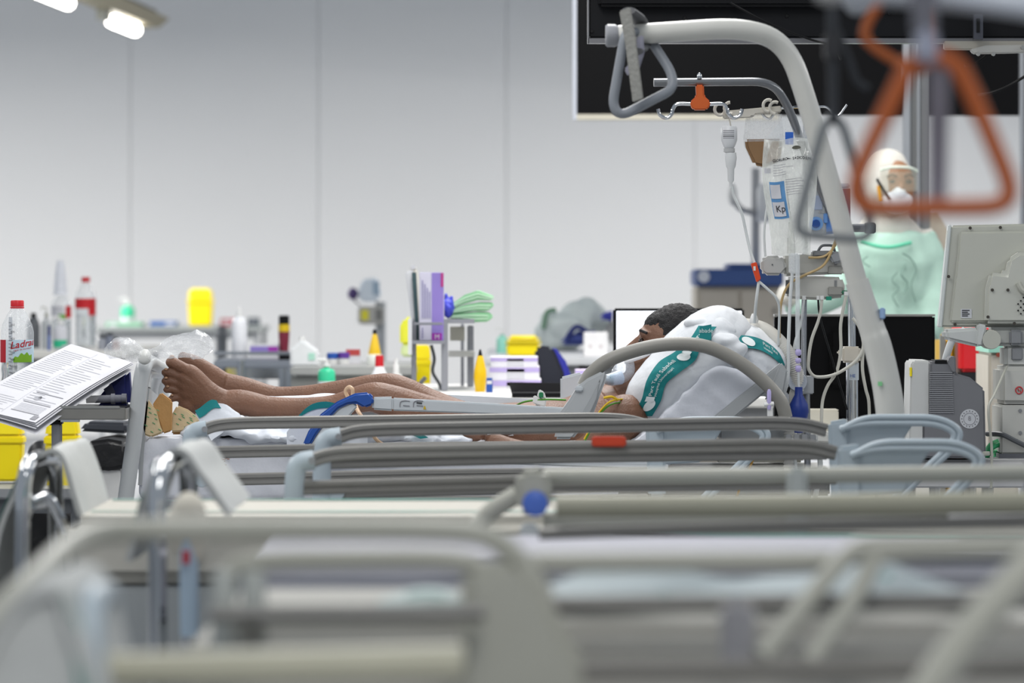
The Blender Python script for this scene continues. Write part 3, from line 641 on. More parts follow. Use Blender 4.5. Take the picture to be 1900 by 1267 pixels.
# gown worn over the suit
g = G()
g.tube(spl([(wx, WD+.03, .7), (wx, WD+.03, .95), W(1655, 570, .03), W(1652, 490, .01), W(1650, 440, .02), W(1650, 425, .02)], 4), [.25, .23, .195, .2, .165, .11], 18, flat=.72)
g.tube(spl([W(1598, 438, .02), W(1572, 480, -.03), W(1548, 542, -.11), W(1495, 562, -.21), W(1470, 556, -.25)], 4), [.08, .075, .068, .065, .06], 12)
g.tube(spl([W(1702, 438, .02), W(1724, 500, .01), W(1730, 570, -.04), W(1716, 625, -.1)], 4), [.08, .075, .07, .06], 12)
gn = g.build('gown', gown, wk, remesh=.012, smooth=3, disp=lambda c, n: c+n*.01*nz(c.x, c.y, c.z, 13))
G().tube(spl([W(1598, 446, -.14), W(1625, 456, -.16), W(1655, 458, -.165), W(1690, 450, -.13)], 5), .008, 8).build('neck_binding', M('green_binding', '#63c4a0', .7), wk)
for pts in ([(1675, 470), (1690, 480), (1700, 500), (1690, 530), (1700, 560)], [(1610, 475), (1600, 485), (1615, 495)], [(1665, 505), (1655, 520), (1668, 535), (1656, 550), (1668, 570)], [(1680, 490), (1672, 510), (1684, 525), (1676, 545)]):
    G().tube(spl([W(x, y, -.155 if x < 1680 else -.135) for x, y in pts], 4), .0032, 6).build('gown_print', M('grey_green_print', '#7d9a8e', .8), gn)
# face, mask, goggles (head turned a little to the right of the picture)
fc = M('worker_skin', '#8f684c', .55)
g = G(); g.ell(W(1665, 345, -.075), (m_(32, WD), .06, m_(48, WD))); g.ell(W(1672, 352, -.13), (.013, .02, .025))
g.build('face', fc, wk, remesh=.006, smooth=2)
for x in (1656, 1686): G().ell(W(x, 337, -.127), (.014, .008, .008)).build('eye', M('dark_eye', '#1f1712', .3), wk)
for x in (1655, 1687): G().tube(spl([W(x-9, 328, -.128), W(x, 324, -.135), W(x+9, 328, -.128)]), .004, 6).build('eyebrow', M('dark_brow', '#2a1d16', .7), wk)
G().ell(W(1664, 374, -.1), (m_(30, WD), .055, m_(22, WD))).ell(W(1668, 362, -.13), (.03, .03, .035)).build('mask', M('respirator_white', '#dde6ec', .7), wk, remesh=.006, smooth=3)
G().grid(lambda u, v: W(1634+68*u, 315+38*v+4*math.sin(3.14*u), -.10-.07*math.sin(math.pi*(.12+.76*u))), 14, 4, .002).build('goggle_lens', film('goggle_film', '#e9e4cf', .86), wk)
G().tube(spl([W(1634, 316, -.13), W(1650, 311, -.155), W(1670, 310, -.172), W(1690, 312, -.155), W(1702, 318, -.13)], 4), .006, 8).build('goggle_frame', M('goggle_edge', '#d9e2d4', .3), wk)
G().tube([W(1627, 332, -.12), W(1651, 371, -.155)], .0055, 8).build('goggle_temple', black, wk)
G().tube([W(1630, 345, -.118), W(1634, 375, -.125)], .007, 8).build('mask_strap', M('amber_strap', '#d99a1c', .5), wk)
# tan paper and wall furniture behind the worker
t = thing('cardboard_sheet', 'folded tan cardboard sheet behind the shoulder of the worker', 'cardboard', (P(1720, 0, 18.6).x, 18.6, 0))
cbm = M('tan_cardboard', '#c9b49a', .8)
G().poly([(1680, 395), (1700, 375), (1728, 392), (1712, 420)], 18.5, .02).build('fold', cbm, t)
a = P(1715, 0, 18.6).x; b = P(1762, 0, 18.6).x
G().ext([(a, 18.6, 0), (b, 18.62, 0), (b, 18.62, P(0, 430, 18.6).z), ((a+b)/2, 18.6, P(0, 390, 18.6).z), (a-.04, 18.6, P(0, 400, 18.6).z)], (0, .03, 0)).build('panel', M('pale_cardboard', '#d2c6b4', .8), t)
t = thing('shelf_unit', 'dim wall cupboard with amber items behind the worker', 'shelf', (P(1755, 0, 20).x, 20, 0))
a = P(1741, 0, 20).x; b = P(1800, 0, 20).x
G().box((a, 20, 0), (b, 20.4, P(0, 425, 20).z)).build('carcass', M('dim_cupboard', '#a59c8a', .7), t)
G().pbox(1742, 488, 1760, 530, 19.99, .02).build('amber_pack', M('amber_pack', '#b58324', .6), t); G().pbox(1744, 440, 1760, 470, 19.99, .02).build('dark_pack', M('umber_pack', '#5c4f42', .6), t)
# ================================================================== ventilator at right
vent = M('ventilator_shell', '#b9bab0', .45, var=.03); ventd = M('ventilator_dark_side', '#66676a', .5)
VD = 12.9
ct = thing('equipment_cart', 'grey equipment cart carrying the ventilator at the right edge', 'cart', (P(1740, 0, 13.1).x, 13.1, 0))
zc = P(0, 853, 12.75).z
a = P(1632, 0, 12.75).x; b = P(2040, 0, 12.75).x
G().box((a, 12.75, zc-.04), (b, 13.35, zc)).build('top_shelf', M('cart_grey', '#a9a9a9', .45), ct, bevel=.006)
G().box((a+.02, 12.78, .14), (b-.02, 13.32, .2)).build('base', M('cart_grey', '#a9a9a9', .45), ct, bevel=.01)
for x in (a+.05, (a+b)/2, b-.05):
    for y in (12.8, 13.3): G().tube([(x, y, .2), (x, y, zc-.04)], .018, 8).build('leg', M('cart_leg', '#c2c2be', .4), ct)
for x in (a+.07, b-.07):
    for y in (12.82, 13.28): G().lathe((x-.02, y, .07), [(.068, 0), (.07, .005), (.07, .035), (.068, .04)], 16, (1, 0, 0)).tube([(x, y, .07), (x, y, .15)], .012, 6).build('castor', black, ct)
G().pbox(1640, 858, 1900, 905, 12.74, .02).build('drawer_front', M('cart_drawer', '#b9b9ba', .4), ct, bevel=.004)
vt = thing('ventilator', 'ventilator with grey screen seen from behind on a thick column', 'ventilator', P(1905, 853, 13.0))
vsh = G().poly([(1766, 418), (1960, 414), (1960, 607), (1746, 607), (1743, 600), (1758, 428)], VD, .03).build('screen_back', vent, vt, bevel=.006)
G().poly([(1760, 417), (1766, 416), (1748, 608), (1741, 607)], VD-.008, .05).build('screen_edge', M('pale_edge_shell', '#cfd4d2', .4), vt, bevel=.003)
G().poly([(1780, 430), (1960, 428), (1960, 598), (1762, 598), (1777, 470)], VD-.012, .014).build('raised_back', vent, vt, bevel=.006)
G().poly([(1830, 535), (1838, 505), (1866, 508), (1872, 480), (1890, 468), (1960, 468), (1960, 600), (1828, 600)], VD-.05, .045).build('rear_boss', M('boss_shell', '#c0c1b8', .45), vt, bevel=.01)
for px, py, d in ((1800, 423, -.006), (1856, 422, -.006), (1760, 513, -.012), (1772, 602, -.006), (1841, 538, -.054), (1870, 538, -.054), (1833, 588, -.054), (1882, 600, -.054)):
    G().lathe(P(px, py, VD+d), [(m_(3, VD), 0), (m_(3, VD), .003)], 10, (0, -1, 0)).build('screw', M('screw_dark', '#4c4842', .4, metal=.5), vsh)
k = 0
for i in range(6):
    for j in range(6):
        if (i+j) % 2 == 0 and math.hypot(i-2.5, j-2.5) < 3.2:
            G().lathe(P(1889+i*5, 552+j*6, VD-.052), [(m_(1.6, VD), 0), (m_(1.6, VD), .003)], 8, (0, -1, 0)).build('vent_hole', black, vsh)
G().tube(spl([P(1889, 525, VD-.055), P(1898, 540, VD-.06), P(1925, 550, VD-.06)]), .009, 8).build('socket_cable', cream, vt)
rl = G().pbox(1783, 573, 1803, 590, VD-.014, .002).build('rating_label', M('label_silver', '#c9cbcf', .4), vt)
for kk in range(4): G().pbox(1785, 575+3.4*kk, 1799-3*(kk % 2), 576.6+3.4*kk, VD-.0155, .001).build('label_print', ink, rl)
# hinge tray, knuckle, column
G().poly([(1756, 612), (1816, 608), (1832, 640), (1812, 643), (1757, 630)], VD-.05, .16).build('tray', M('tray_shell', '#c3c6c4', .4), vt, bevel=.008)
G().poly([(1816, 600), (1832, 604), (1822, 643), (1810, 641)], VD-.06, .1).build('tray_arm', M('tray_shell', '#c3c6c4', .4), vt, bevel=.005)
G().lathe(P(1840, 630, VD-.06), [(m_(17, VD), 0), (m_(18, VD), .01), (m_(18, VD), .1)], 22, (0, 1, 0)).build('knuckle', vent, vt)
G().pbox(1836, 607, 1960, 642, VD-.02, .12).build('hinge_block', M('hinge_shell', '#b2b4b0', .45), vt, bevel=.01)
G().pbox(1873, 612, 1898, 640, VD-.035, .03).build('hinge_cap', midgrey, vt, bevel=.006)
G().pbox(1864, 640, 1960, 682, VD-.01, .14).build('neck', M('neck_shell', '#c9cac6', .45), vt, bevel=.01)
G().pbox(1877, 645, 1898, 668, VD-.02, .02).build('neck_plate', midgrey, vt, bevel=.003)
G().pbox(1857, 680, 1970, 750, VD-.03, .22).build('column_top', M('column_shell', '#c2c2bc', .45), vt, bevel=.012)
G().pbox(1856, 751.5, 1972, 843, VD-.03, .22).build('column_body', M('column_shell', '#c2c2bc', .45), vt, bevel=.006)
G().pbox(1854, 842, 1975, 855, VD-.035, .23).build('column_foot', M('foot_grey', '#6c6e74', .5), vt)
for y in (762, 803): G().lathe(P(1893, y, VD-.03), [(m_(3.5, VD), 0), (m_(3.5, VD), .003)], 12, (0, -1, 0)).build('screw', midgrey, vt)
G().tube([P(1891+6.5*math.cos(i*.35), 724+6.5*math.sin(i*.35), VD-.032) for i in range(18)], m_(1.1, VD), 6, closed=True).build('warning_ring', red, vt)
G().tube([P(1886.5, 719.5, VD-.033), P(1895.5, 728.5, VD-.033)], m_(.8, VD), 6).build('warning_bar', red, vt)
text('N', m_(9, VD), front(1888, 727, VD-.0315), 'warning_letter', ink, vt)
G().tube(spl([P(1832, 805, VD+.02), P(1858, 806, VD-.04), P(1880, 816, VD-.05), P(1912, 832, VD-.05)]), .008, 8).build('power_cable', darkgrey, vt)
G().tube(spl([P(1790, 612, VD-.02), P(1768, 630, VD-.03), P(1758, 655, VD-.02), P(1752, 676, VD)]), m_(7, VD), 10).build('hose', M('white_hose', '#d9dcdc', .4), vt)
# humidifier / gas unit
hu = thing('gas_unit', 'boxy grey gas unit with ribbed vents and round seal sticker', 'machine', P(1760, 853, 12.8))
HD = 12.72
G().poly([(1690, 676), (1695, 668), (1726, 669), (1726, 850), (1686, 850)], HD, .2).build('front_case', M('unit_light', '#c6c7c5', .45), hu, bevel=.005)
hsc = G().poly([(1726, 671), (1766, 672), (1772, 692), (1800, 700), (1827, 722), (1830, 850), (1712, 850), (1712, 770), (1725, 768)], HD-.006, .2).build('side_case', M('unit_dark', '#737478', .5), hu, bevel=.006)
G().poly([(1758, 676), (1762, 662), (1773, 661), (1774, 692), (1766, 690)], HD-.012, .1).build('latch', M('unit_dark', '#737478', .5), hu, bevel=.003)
G().pbox(1735, 668, 1757, 674, HD-.008, .12).build('slot', black, hu)
for i in range(20): G().pbox(1724.5, 690+3.9*i, 1767+.15*i, 692+3.9*i, HD-.0095, .004).build('vent_rib', M('rib_light', '#8d8e92', .5), hsc)
sst = G().lathe(P(1799, 777, HD-.006), [(m_(18, HD), 0), (m_(18, HD), .0015)], 28, (0, -1, 0)).build('seal_sticker', M('sticker', '#c2c4c8', .6), hu)
G().tube([P(1799+11*math.cos(i*.3), 777+11*math.sin(i*.3), HD-.008) for i in range(21)], m_(.5, HD), 5, closed=True).build('sticker_ring', greyink, sst)
for i in range(16):
    a = i*math.pi/8; q = P(1799+14.5*math.cos(a), 777+14.5*math.sin(a), HD-.008); G().box(q-Vector((.0012, .0003, .0012)), q+Vector((.0012, .0003, .0012))).build('sticker_mark', ink, sst)
text('8', m_(12, HD), front(1796, 780, HD-.009), 'sticker_number', greyink, sst)
G().pbox(1689, 682, 1692, 698, HD-.002, .03).build('yellow_mark', yellow, hu)
t = thing('green_tubing', 'coil of green tubing lying between the grey unit and the column', 'tubing', P(1843, 853, 12.9))
for i in range(3): G().tube(spl([P(1831, 848-6*i, 12.9+.02*i), P(1840, 832-4*i, 12.88+.02*i), P(1856, 825-3*i, 12.9+.02*i), P(1862, 840-4*i, 12.94+.02*i), P(1845, 850-5*i, 12.96)], 5), .008, 8).build('tube_loop', M('bright_green_tube', '#3fb878', .4), t)
t = thing('data_cable', 'thin white cable hanging from the ventilator hinge', 'cable', P(1850, 853, 12.7))
G().tube(spl([P(1868, 680, 12.86), P(1846, 730, 12.74), P(1834, 760, 12.7), P(1840, 830, 12.7), P(1839, 905, 12.7)]), .004, 6).build('cable', cream, t)
G().lathe(P(1830, 845, 12.7), [(.01, 0), (.012, .005), (.01, .012)], 10).build('plug', cream, t)
# ================================================================== hospital bed of the patient
BD = 12.78; BF = 13.6
rail_w = M('white_rail', '#c3c8cc', .35); tubew = M('grey_white_tube', '#b6b9ba', .3, var=.03)
bed1 = thing('hospital_bed', 'white hospital bed with the patient, blue handled rails and tube footboard', 'bed', (0, 13.2, 0))
zl = P(0, 925, BD).z
G().box((P(262, 0, 13).x, BD+.05, .42), (P(1470, 0, 13).x, BF-.05, zl-.005)).build('frame', M('bed_frame_white', '#c6c7c8', .4), bed1, bevel=.01)
for x in (-.95, .75):
    for y in (12.95, 13.45):
        G().lathe((x-.02, y, .07), [(.066, 0), (.07, .005), (.07, .035), (.066, .04)], 16, (1, 0, 0)).tube([(x, y, .07), (x, y, .16)], .014, 8).build('castor', black, bed1)
G().box((-.98, 12.93, .14), (.78, 13.47, .2)).build('undercarriage', midgrey, bed1, bevel=.01)
for x in (-.6, .4): G().box((x-.05, 13.1, .2), (x+.05, 13.3, .42)).build('lift_column', midgrey, bed1)
# footboard: white tube loop
q = [P(228, 960, BD), P(247, 830, BD), P(262, 700, BD), P(268, 676, BD+.02), P(276, 672, BD+.12), (P(305, 668, BF).x, BF-.14, P(305, 682, BF).z), P(303, 684, BF-.02), P(300, 700, BF), P(298, 790, BF), P(296, 930, BF)]
G().tube(fil(q, .05, 5), m_(15, BD), 14).build('footboard_tube', tubew, bed1)
q = [P(271, 720, BD+.1), P(273, 693, BD+.12), P(296, 693, BF-.12), P(284, 720, BF-.12), P(284, 800, BF-.12)]
G().tube(fil(q, .03, 4), m_(9, BD), 12).build('footboard_inner_tube', tubew, bed1)
G().ext([P(262, 800, BD+.06), P(270, 720, BD+.06), (P(292, 0, BF).x, BF-.08, P(0, 735, BF).z), (P(286, 0, BF).x, BF-.08, P(0, 860, BF).z), P(256, 900, BD+.06)], (.012, 0, 0)).build('footboard_panel', M('footboard_grey', '#a7aaac', .45), bed1)
# near side rail, foot half
sr = G().poly([(603, 783), (630, 757), (655, 746), (664, 754), (650, 770), (640, 792), (636, 826), (574, 826), (586, 808)], BD-.03, .03).build('rail_arm', rail_w, bed1, bevel=.004)
G().poly([(561, 826), (572, 800), (595, 768), (625, 745), (658, 730), (684, 728), (694, 738), (692, 751), (676, 757), (660, 748), (645, 750), (628, 758), (603, 784), (586, 808), (576, 826)], BD-.04, .04).build('blue_handle', bluep, bed1, bevel=.006, seg=3)
G().poly([(690, 737), (730, 736), (730, 763), (690, 760)], BD-.03, .035).build('rail_sleeve', rail_w, bed1, bevel=.006)
br = G().poly([(728, 738), (1060, 757), (1060, 774), (728, 762)], BD-.025, .028).build('rail_bar', rail_w, bed1, bevel=.004)
for k, (u, s_) in enumerate(((742, 1), (767, 1))):
    G().tube(spl([P(u, 755, BD-.027), P(u+1, 746, BD-.027), P(u+8, 743, BD-.027), P(u+18, 744, BD-.027)]), m_(.9, BD), 5).build('pictogram', greyink, br)
    G().tube([P(u+6, 752, BD-.027), P(u+18, 753, BD-.027)], m_(.8, BD), 5).build('pictogram', greyink, br)
G().tube([P(773, 747, BD-.027), P(783, 748, BD-.027)], m_(1.2, BD), 5).build('pictogram', ink, br)
G().poly([(785, 759), (791, 759.5), (788, 752)], BD-.0275, .001).build('warning_triangle', M('warning_yellow', '#c9a91c', .5), br)
G().poly([(600, 840), (960, 846), (1240, 860), (1240, 872), (960, 862), (600, 853)], BD-.02, .03).build('rail_bar', rail_w, bed1, bevel=.004)
G().poly([(606, 908), (640, 907), (640, 926), (606, 926)], BD-.03, .035).build('rail_sleeve', rail_w, bed1, bevel=.005)
G().poly([(636, 910), (930, 922), (930, 932), (636, 925)], BD-.02, .03).build('rail_bar', rail_w, bed1, bevel=.004)
# near side rail, head half
G().poly([(1028, 815), (1040, 764), (1056, 742), (1072, 716), (1090, 702), (1118, 688), (1127, 691), (1124, 706), (1112, 737), (1100, 772), (1062, 815)], BD-.05, .05).build('rail_panel', M('rail_panel_grey', '#b3b6b8', .42), bed1, bevel=.008)
G().poly([(1060, 800), (1098, 735), (1114, 702), (1108, 740), (1092, 775)], BD-.055, .01).build('rail_panel_inset', M('rail_panel_inset', '#a6a9ab', .45), bed1, bevel=.003)
G().pbox(1067, 716, 1082, 727, BD-.06, .02).build('latch', rail_w, bed1, bevel=.004)
pts = [(1083, 716), (1096, 694), (1130, 668), (1190, 647), (1250, 638), (1310, 643), (1365, 668), (1412, 703), (1447, 742), (1458, 775)]
G().tube(spl([P(x, y, BD-.02) for x, y in pts], 6), m_(13, BD), 14).build('curved_rail', M('curved_rail_grey', '#85837d', .4), bed1)
# far side rail
G().poly([(760, 729), (1045, 743), (1045, 758), (760, 748)], BF, .03).build('far_rail_bar', rail_w, bed1, bevel=.004)
G().poly([(1040, 700), (1080, 690), (1085, 770), (1040, 770)], BF+.02, .04).build('far_rail_panel', rail_w, bed1, bevel=.006)
# backrest frame and head platform
G().poly([(1290, 800), (1450, 672), (1464, 692), (1318, 812)], BD+.06, .05).build('backrest_frame', M('backrest_grey', '#a3a6a8', .4), bed1, bevel=.005)
G().poly([(1420, 745), (1452, 745), (1462, 690), (1446, 680)], BD+.04, .06).build('backrest_joint', M('backrest_grey', '#a3a6a8', .4), bed1, bevel=.006)
G().pbox(1335, 786, 1505, 816, 13.1, .4).build('head_platform', M('head_platform', '#b0b3b4', .4), bed1, bevel=.006)
G().pbox(1330, 822, 1490, 858, 13.1, .4).build('head_deck', M('cream_deck', '#cfccc0', .5), bed1, bevel=.006)
G().pbox(1140, 868, 1540, 920, 13.1, .4).build('head_frame', M('head_frame', '#9c9d9a', .5), bed1, bevel=.006)
for i in range(4): G().pbox(1458+15*i, 806, 1469+15*i, 825, BD-.01, .02).build('bracket_hook', midgrey, bed1, bevel=.002)
# ------------------------------------------------------------------ mattress
mt = thing('mattress', 'thick mattress in a white sheet under the patient with raised head end', 'mattress', P(700, 925, 13.2))
G().poly([(256, 928), (258, 838), (266, 820), (290, 810), (1150, 826), (1150, 928)], BD+.07, .72).build('foot_section', sheet, mt, remesh=.014, smooth=5, disp=lambda c, n: c+n*(.010*nz(c.x*1.5, c.y, c.z*.4, 9)+.006*nz(c.x*1.3+c.z, c.y, c.z*.7, 26)))
hd = G().poly([(1120, 868), (1150, 838), (1214, 786), (1262, 736), (1306, 692), (1340, 676), (1400, 700), (1438, 712), (1300, 812), (1240, 868)], BD+.07, .72).build('head_section', M('greyish_sheet', '#c9ccd4', .85, bump=.5, bscale=12), mt, remesh=.012, smooth=9, disp=lambda c, n: c+n*(.008*nz(c.x+c.z, c.y, (c.x-c.z)*.4, 14)+.005*nz(c.x+c.z, c.y, (c.x-c.z)*.4, 34)))
st = M('brown_stain', '#8a5a3c', .9)
for k in range(9):
    q = P(412+random.uniform(-3, 12), 855+random.uniform(-4, 8), BD+.0685); G().ell(q, (m_(random.uniform(1, 3.2), 13), .0008, m_(random.uniform(.6, 1.6), 13)), 8, 6).build('stain', st, mt)
G().tube(spl([P(405, 858, BD+.069), P(408, 850, BD+.069), P(416, 852, BD+.069), P(422, 849, BD+.069)]), .0012, 5).build('stain', st, mt)
# rumpled drawsheet with teal border
def fold(px, v):
    h = 6*nz(px*.018, v*3, 1.7)+5*nz(px*.05, v*4, 4.2)+3*nz(px*.1, v*7, 9)
    return h
def rum(u, v):
    px = 338+500*u
    D = 12.83+.62*v
    y = 800-30*math.sin(math.pi*min(1, v*1.15))**.6*(.72+.4*math.sin(u*5.2+.6))-abs(fold(px, v))*1.7+ (16*u if u > .5 else 8)
    if v < .06: y += 14+6*nz(px*.04, 2)
    return P(px+8*nz(px*.02, v*3, 5), y, D)
ds = thing('draw_sheet', 'rumpled white draw sheet with teal border under the legs', 'sheet', P(560, 800, 13.1))
g = G()
for (x, y, D_, rx, ry, rz, an) in ((372, 806, 12.9, 40, .09, 14, -8), (410, 796, 12.95, 50, .1, 18, 12), (452, 802, 12.86, 60, .06, 14, -14), (500, 798, 12.95, 60, .12, 20, 6), (540, 812, 12.85, 70, .05, 9, -4), (580, 800, 12.93, 60, .1, 24, 20),
        (610, 806, 12.86, 40, .05, 16, 50), (650, 800, 12.95, 60, .11, 24, -12), (700, 808, 12.88, 60, .06, 16, 8), (740, 806, 12.95, 50, .1, 18, -18), (785, 812, 12.9, 50, .08, 14, 5), (830, 816, 12.92, 50, .08, 12, 0), (470, 790, 13.1, 110, .14, 16, 0), (650, 796, 13.1, 120, .14, 16, 0)):
    g.ell(P(x, y, D_), (m_(rx, 13), ry, m_(rz, 13)), R=Matrix.Rotation(math.radians(-an), 3, 'Y'))
g.build('cloth', M('bright_sheet', '#d9dde4', .85, bump=.4, bscale=14), ds, remesh=.007, smooth=3, disp=lambda c, n: c+n*(.014*nz(c.x*1.6, c.y, c.z*2, 16)+.007*nz(c.x, c.y, c.z, 38)))
def flapf(u, v): return P(362+80*u+30*v, 768+50*v-20*math.sin(math.pi*u)+4*nz(u*4, v*4), 12.82-.01*v+.05*u)
G().grid(flapf, 14, 10, .004).build('corner_fold', M('bright_sheet', '#d9dde4', .85), ds)
G().grid(lambda u, v: flapf(.02+.5*u, -.06+.28*v)+Vector((0, -.006, .003)), 12, 4, .002).build('teal_corner', teal, ds)
def hump(u, v): return P(532+150*u, 768+60*v+34*abs(2*u-1)**2.5*(1-v)-22*math.sin(math.pi*min(1, u*1.1))*(1-v)+4*nz(u*5, v*5, 3), 12.8+.02*u)
G().grid(hump, 18, 12, .004).build('front_fold', M('bright_sheet', '#d9dde4', .85), ds)
G().grid(lambda u, v: hump(.1+.88*u, .0+.13*v)+Vector((0, -.005, .002)), 16, 3, .002).build('teal_edge', teal, ds)
G().poly([(730, 792), (760, 790), (795, 812), (780, 814)], 12.8, .004).build('teal_strip', teal, ds)
t = thing('leg_pillow', 'flat white pad between the two shins', 'pad', P(520, 745, 13.12))
G().ell(P(490, 744, 13.14), (m_(40, 13), .05, m_(10, 13))).ell(P(605, 738, 13.14), (m_(36, 13), .05, m_(9, 13))).tube([P(470, 748, 13.14), P(640, 742, 13.14)], .02).build('pad', sheet, t, remesh=.008, smooth=2)
# ------------------------------------------------------------------ heel protectors
foam = M('printed_foam', '#d2bd98', .85, bump=.2, bscale=80)
def protector(label, D, outer, inner):
    t = thing('heel_protector', label, 'protector', P(outer[0][0], outer[0][1], D), 'foam heel protectors')
    o = G().poly(outer, D, .02).build('outer_pad', foam, t, bevel=.005)
    i = G().poly(inner, D+.012, .03).build('inner_pad', tan, t, bevel=.004)
    lo_x = min(p[0] for p in outer); hi_x = max(p[0] for p in outer); lo_y = min(p[1] for p in outer); hi_y = max(p[1] for p in outer)
    for k in range(11):
        x = lo_x+6+(hi_x-lo_x-14)*((k*.37) % 1); y = lo_y+14+(hi_y-lo_y-22)*((k*.23) % 1)
        G().tube([P(x, y, D-.0015), P(x+5, y+3, D-.0015)], .0012, 5).build('green_mark', M('green_mark', '#4e9a6c', .7), o)
    return t
protector('foam heel pad with tan lining standing at the foot of the bed', 12.84, [(259, 776), (266, 742), (272, 738), (290, 762), (297, 790), (303, 803), (280, 812), (266, 806)], [(282, 752), (298, 728), (319, 744), (318, 800), (302, 805), (294, 780)])
protector('foam heel pad lying under the near heel', 12.9, [(318, 770), (328, 752), (348, 760), (372, 778), (352, 800), (316, 802)], [(322, 790), (352, 780), (368, 786), (350, 806), (318, 806)])
# ------------------------------------------------------------------ patient
pt = thing('person', 'bare chested patient lying in the bed with bare feet to the left', 'person', P(750, 800, 13.2))
g = G()
def A(px, py, D): return P(px, py, D)
def r_(n): return m_(n, 13)
LD = 13.02
# near (left) leg and foot
g.tube(spl([A(395, 752, LD), A(445, 747, LD), A(500, 756, LD), A(560, 758, LD), A(620, 754, LD), A(680, 738, LD), A(715, 742, LD), A(790, 772, LD+.04), A(870, 800, LD+.08), A(930, 806, LD+.1)], 4),
       [r_(25), r_(25), r_(21), r_(20.5), r_(22), r_(27), r_(31), r_(40), r_(46), r_(50)], 16)
g.ell(A(382, 758, LD+.01), (r_(27), .036, r_(22)))
for (tx, ty), (bx, by), rr in (((320, 672), (346, 690), 11.5), ((308, 691), (334, 702), 7.6), ((308, 707), (333, 715), 7.3), ((311, 723), (334, 729), 7.1), ((320, 739.5), (342, 743), 7.3)):
    k = (ty-671)/68
    g.tube(spl([A(440, 745, LD), A(420, 743+2*k, LD-.003), A(388, 727+14*k, LD-.010), A(bx+10, by+1, LD-.016+.010*k), A(bx-4, by-1, LD-.018+.01*k)], 4), [r_(17), r_(19), r_(19.5), r_(14), r_(rr*1.05)], 12)
    g.tube(spl([A(bx+6, by, LD-.016+.01*k), A((tx+bx)/2-1, (ty+by)/2-3, LD-.024+.01*k), A(tx, ty, LD-.016)], 4), [r_(rr), r_(rr*.9), r_(rr*.92)], 12)
    g.ell(A(tx-1, ty, LD-.016), (r_(rr*1.05), r_(rr*1.05), r_(rr*.95)))
g.ell(A(350, 752, LD), (r_(20), .03, r_(17)))
# far (right) leg and foot
FD = 13.28
g.tube(spl([A(418, 714, FD), A(455, 721, FD), A(510, 734, FD), A(570, 733, FD), A(640, 724, FD), A(700, 714, FD), A(740, 722, FD), A(800, 760, FD), A(880, 795, FD-.03), A(930, 802, FD-.06)], 4),
       [r_(23), r_(22), r_(18), r_(19), r_(21), r_(21), r_(27), r_(38), r_(45), r_(50)], 16)
for dy, rr in ((0, 12), (14, 9), (26, 9), (36, 9)):
    g.tube(spl([A(432, 716, FD), A(395, 694+dy*.4, FD), A(360, 672+dy*.6, FD-.01), A(342, 664+dy*.8, FD-.01)], 4), [r_(15), r_(17), r_(rr*1.2), r_(rr*.85)], 12)
    g.ell(A(340, 663+dy*.8, FD-.01), r_(rr*.9))
# torso
g.tube(spl([A(900, 806, 13.18), A(950, 800, 13.18), A(1010, 796, 13.18), A(1070, 792, 13.18), A(1125, 770, 13.2), A(1160, 748, 13.2)], 5), [r_(56), r_(54), r_(52), r_(60), r_(62), r_(44)], 20, flat=2.2)
g.ell(A(1010, 790, 13.2), (r_(80), .17, r_(42)))
g.ell(A(1160, 775, 12.99), (r_(46), .075, r_(44)))
g.tube(spl([A(1140, 750, 13.2), A(1185, 712, 13.2), A(1215, 672, 13.2)], 4), [r_(44), r_(34), r_(36)], 14)
# near arm: upper arm hangs down, forearm comes back to a loose fist by the hip
g.tube(spl([A(1160, 780, 12.98), A(1120, 820, 12.96), A(1075, 848, 12.96), A(1010, 850, 12.95), A(950, 836, 12.95), A(905, 816, 12.95)], 4), [r_(38), r_(36), r_(32), r_(28), r_(23), r_(18)], 14)
g.ell(A(872, 806, 12.95), (r_(28), .028, r_(15)))
for k in range(4):
    g.tube(spl([A(862, 798+5*k, 12.935), A(838, 797+5*k, 12.925+.004*k), A(828, 803+4*k, 12.94), A(842, 808+3*k, 12.95)], 4), r_(6.5), 8)
g.tube(spl([A(880, 798, 12.93), A(862, 792, 12.918), A(846, 796, 12.912)], 4), r_(7), 8)
# far shoulder and arm
g.tube(spl([A(1150, 760, 13.42), A(1080, 790, 13.46), A(1000, 800, 13.45), A(930, 800, 13.42)], 4), [r_(40), r_(34), r_(28), r_(22)], 12)
# head: face turned up and to the left of the picture
HD_ = 13.2
Rh = Matrix.Rotation(math.radians(38), 3, 'Y')
g.ell(A(1240, 632, HD_), (r_(56), .078, r_(64)), R=Rh)
g.ell(A(1202, 676, HD_), (r_(40), .062, r_(46)), R=Rh)
g.ell(A(1178, 700, HD_), (r_(20), .035, r_(16)), R=Rh)              # chin
g.tube([A(1187, 628, HD_), A(1166, 650, HD_), A(1161, 660, HD_)], [r_(7), r_(10), r_(12)], 10)   # nose
g.ell(A(1176, 682, HD_), (r_(10), .026, r_(6)), R=Rh); g.ell(A(1178, 690, HD_), (r_(9), .024, r_(6)), R=Rh)   # lips
for sy in (-1, 1): g.tube(spl([A(1195, 612, HD_+sy*.018), A(1192, 616, HD_+sy*.035), A(1202, 622, HD_+sy*.06)], 3), r_(7), 8)   # brows
for sy in (-1, 1): g.ell(A(1246, 664, HD_+sy*.077), (r_(9), .012, r_(17)), R=Matrix.Rotation(math.radians(20), 3, 'Y'))      # ears
body = g.build('body', skin, pt, remesh=.004, smooth=3)
for sy in (-1, 1):
    G().ell(A(1191, 633, HD_+sy*.034), (.011, .013, .010)).build('eye', M('eye_dark', '#2a1c14', .25), pt)
    G().tube(spl([A(1188, 614, HD_+sy*.02), A(1189, 613, HD_+sy*.045), A(1200, 618, HD_+sy*.066)]), .0045, 6).build('eyebrow', hairm, pt)
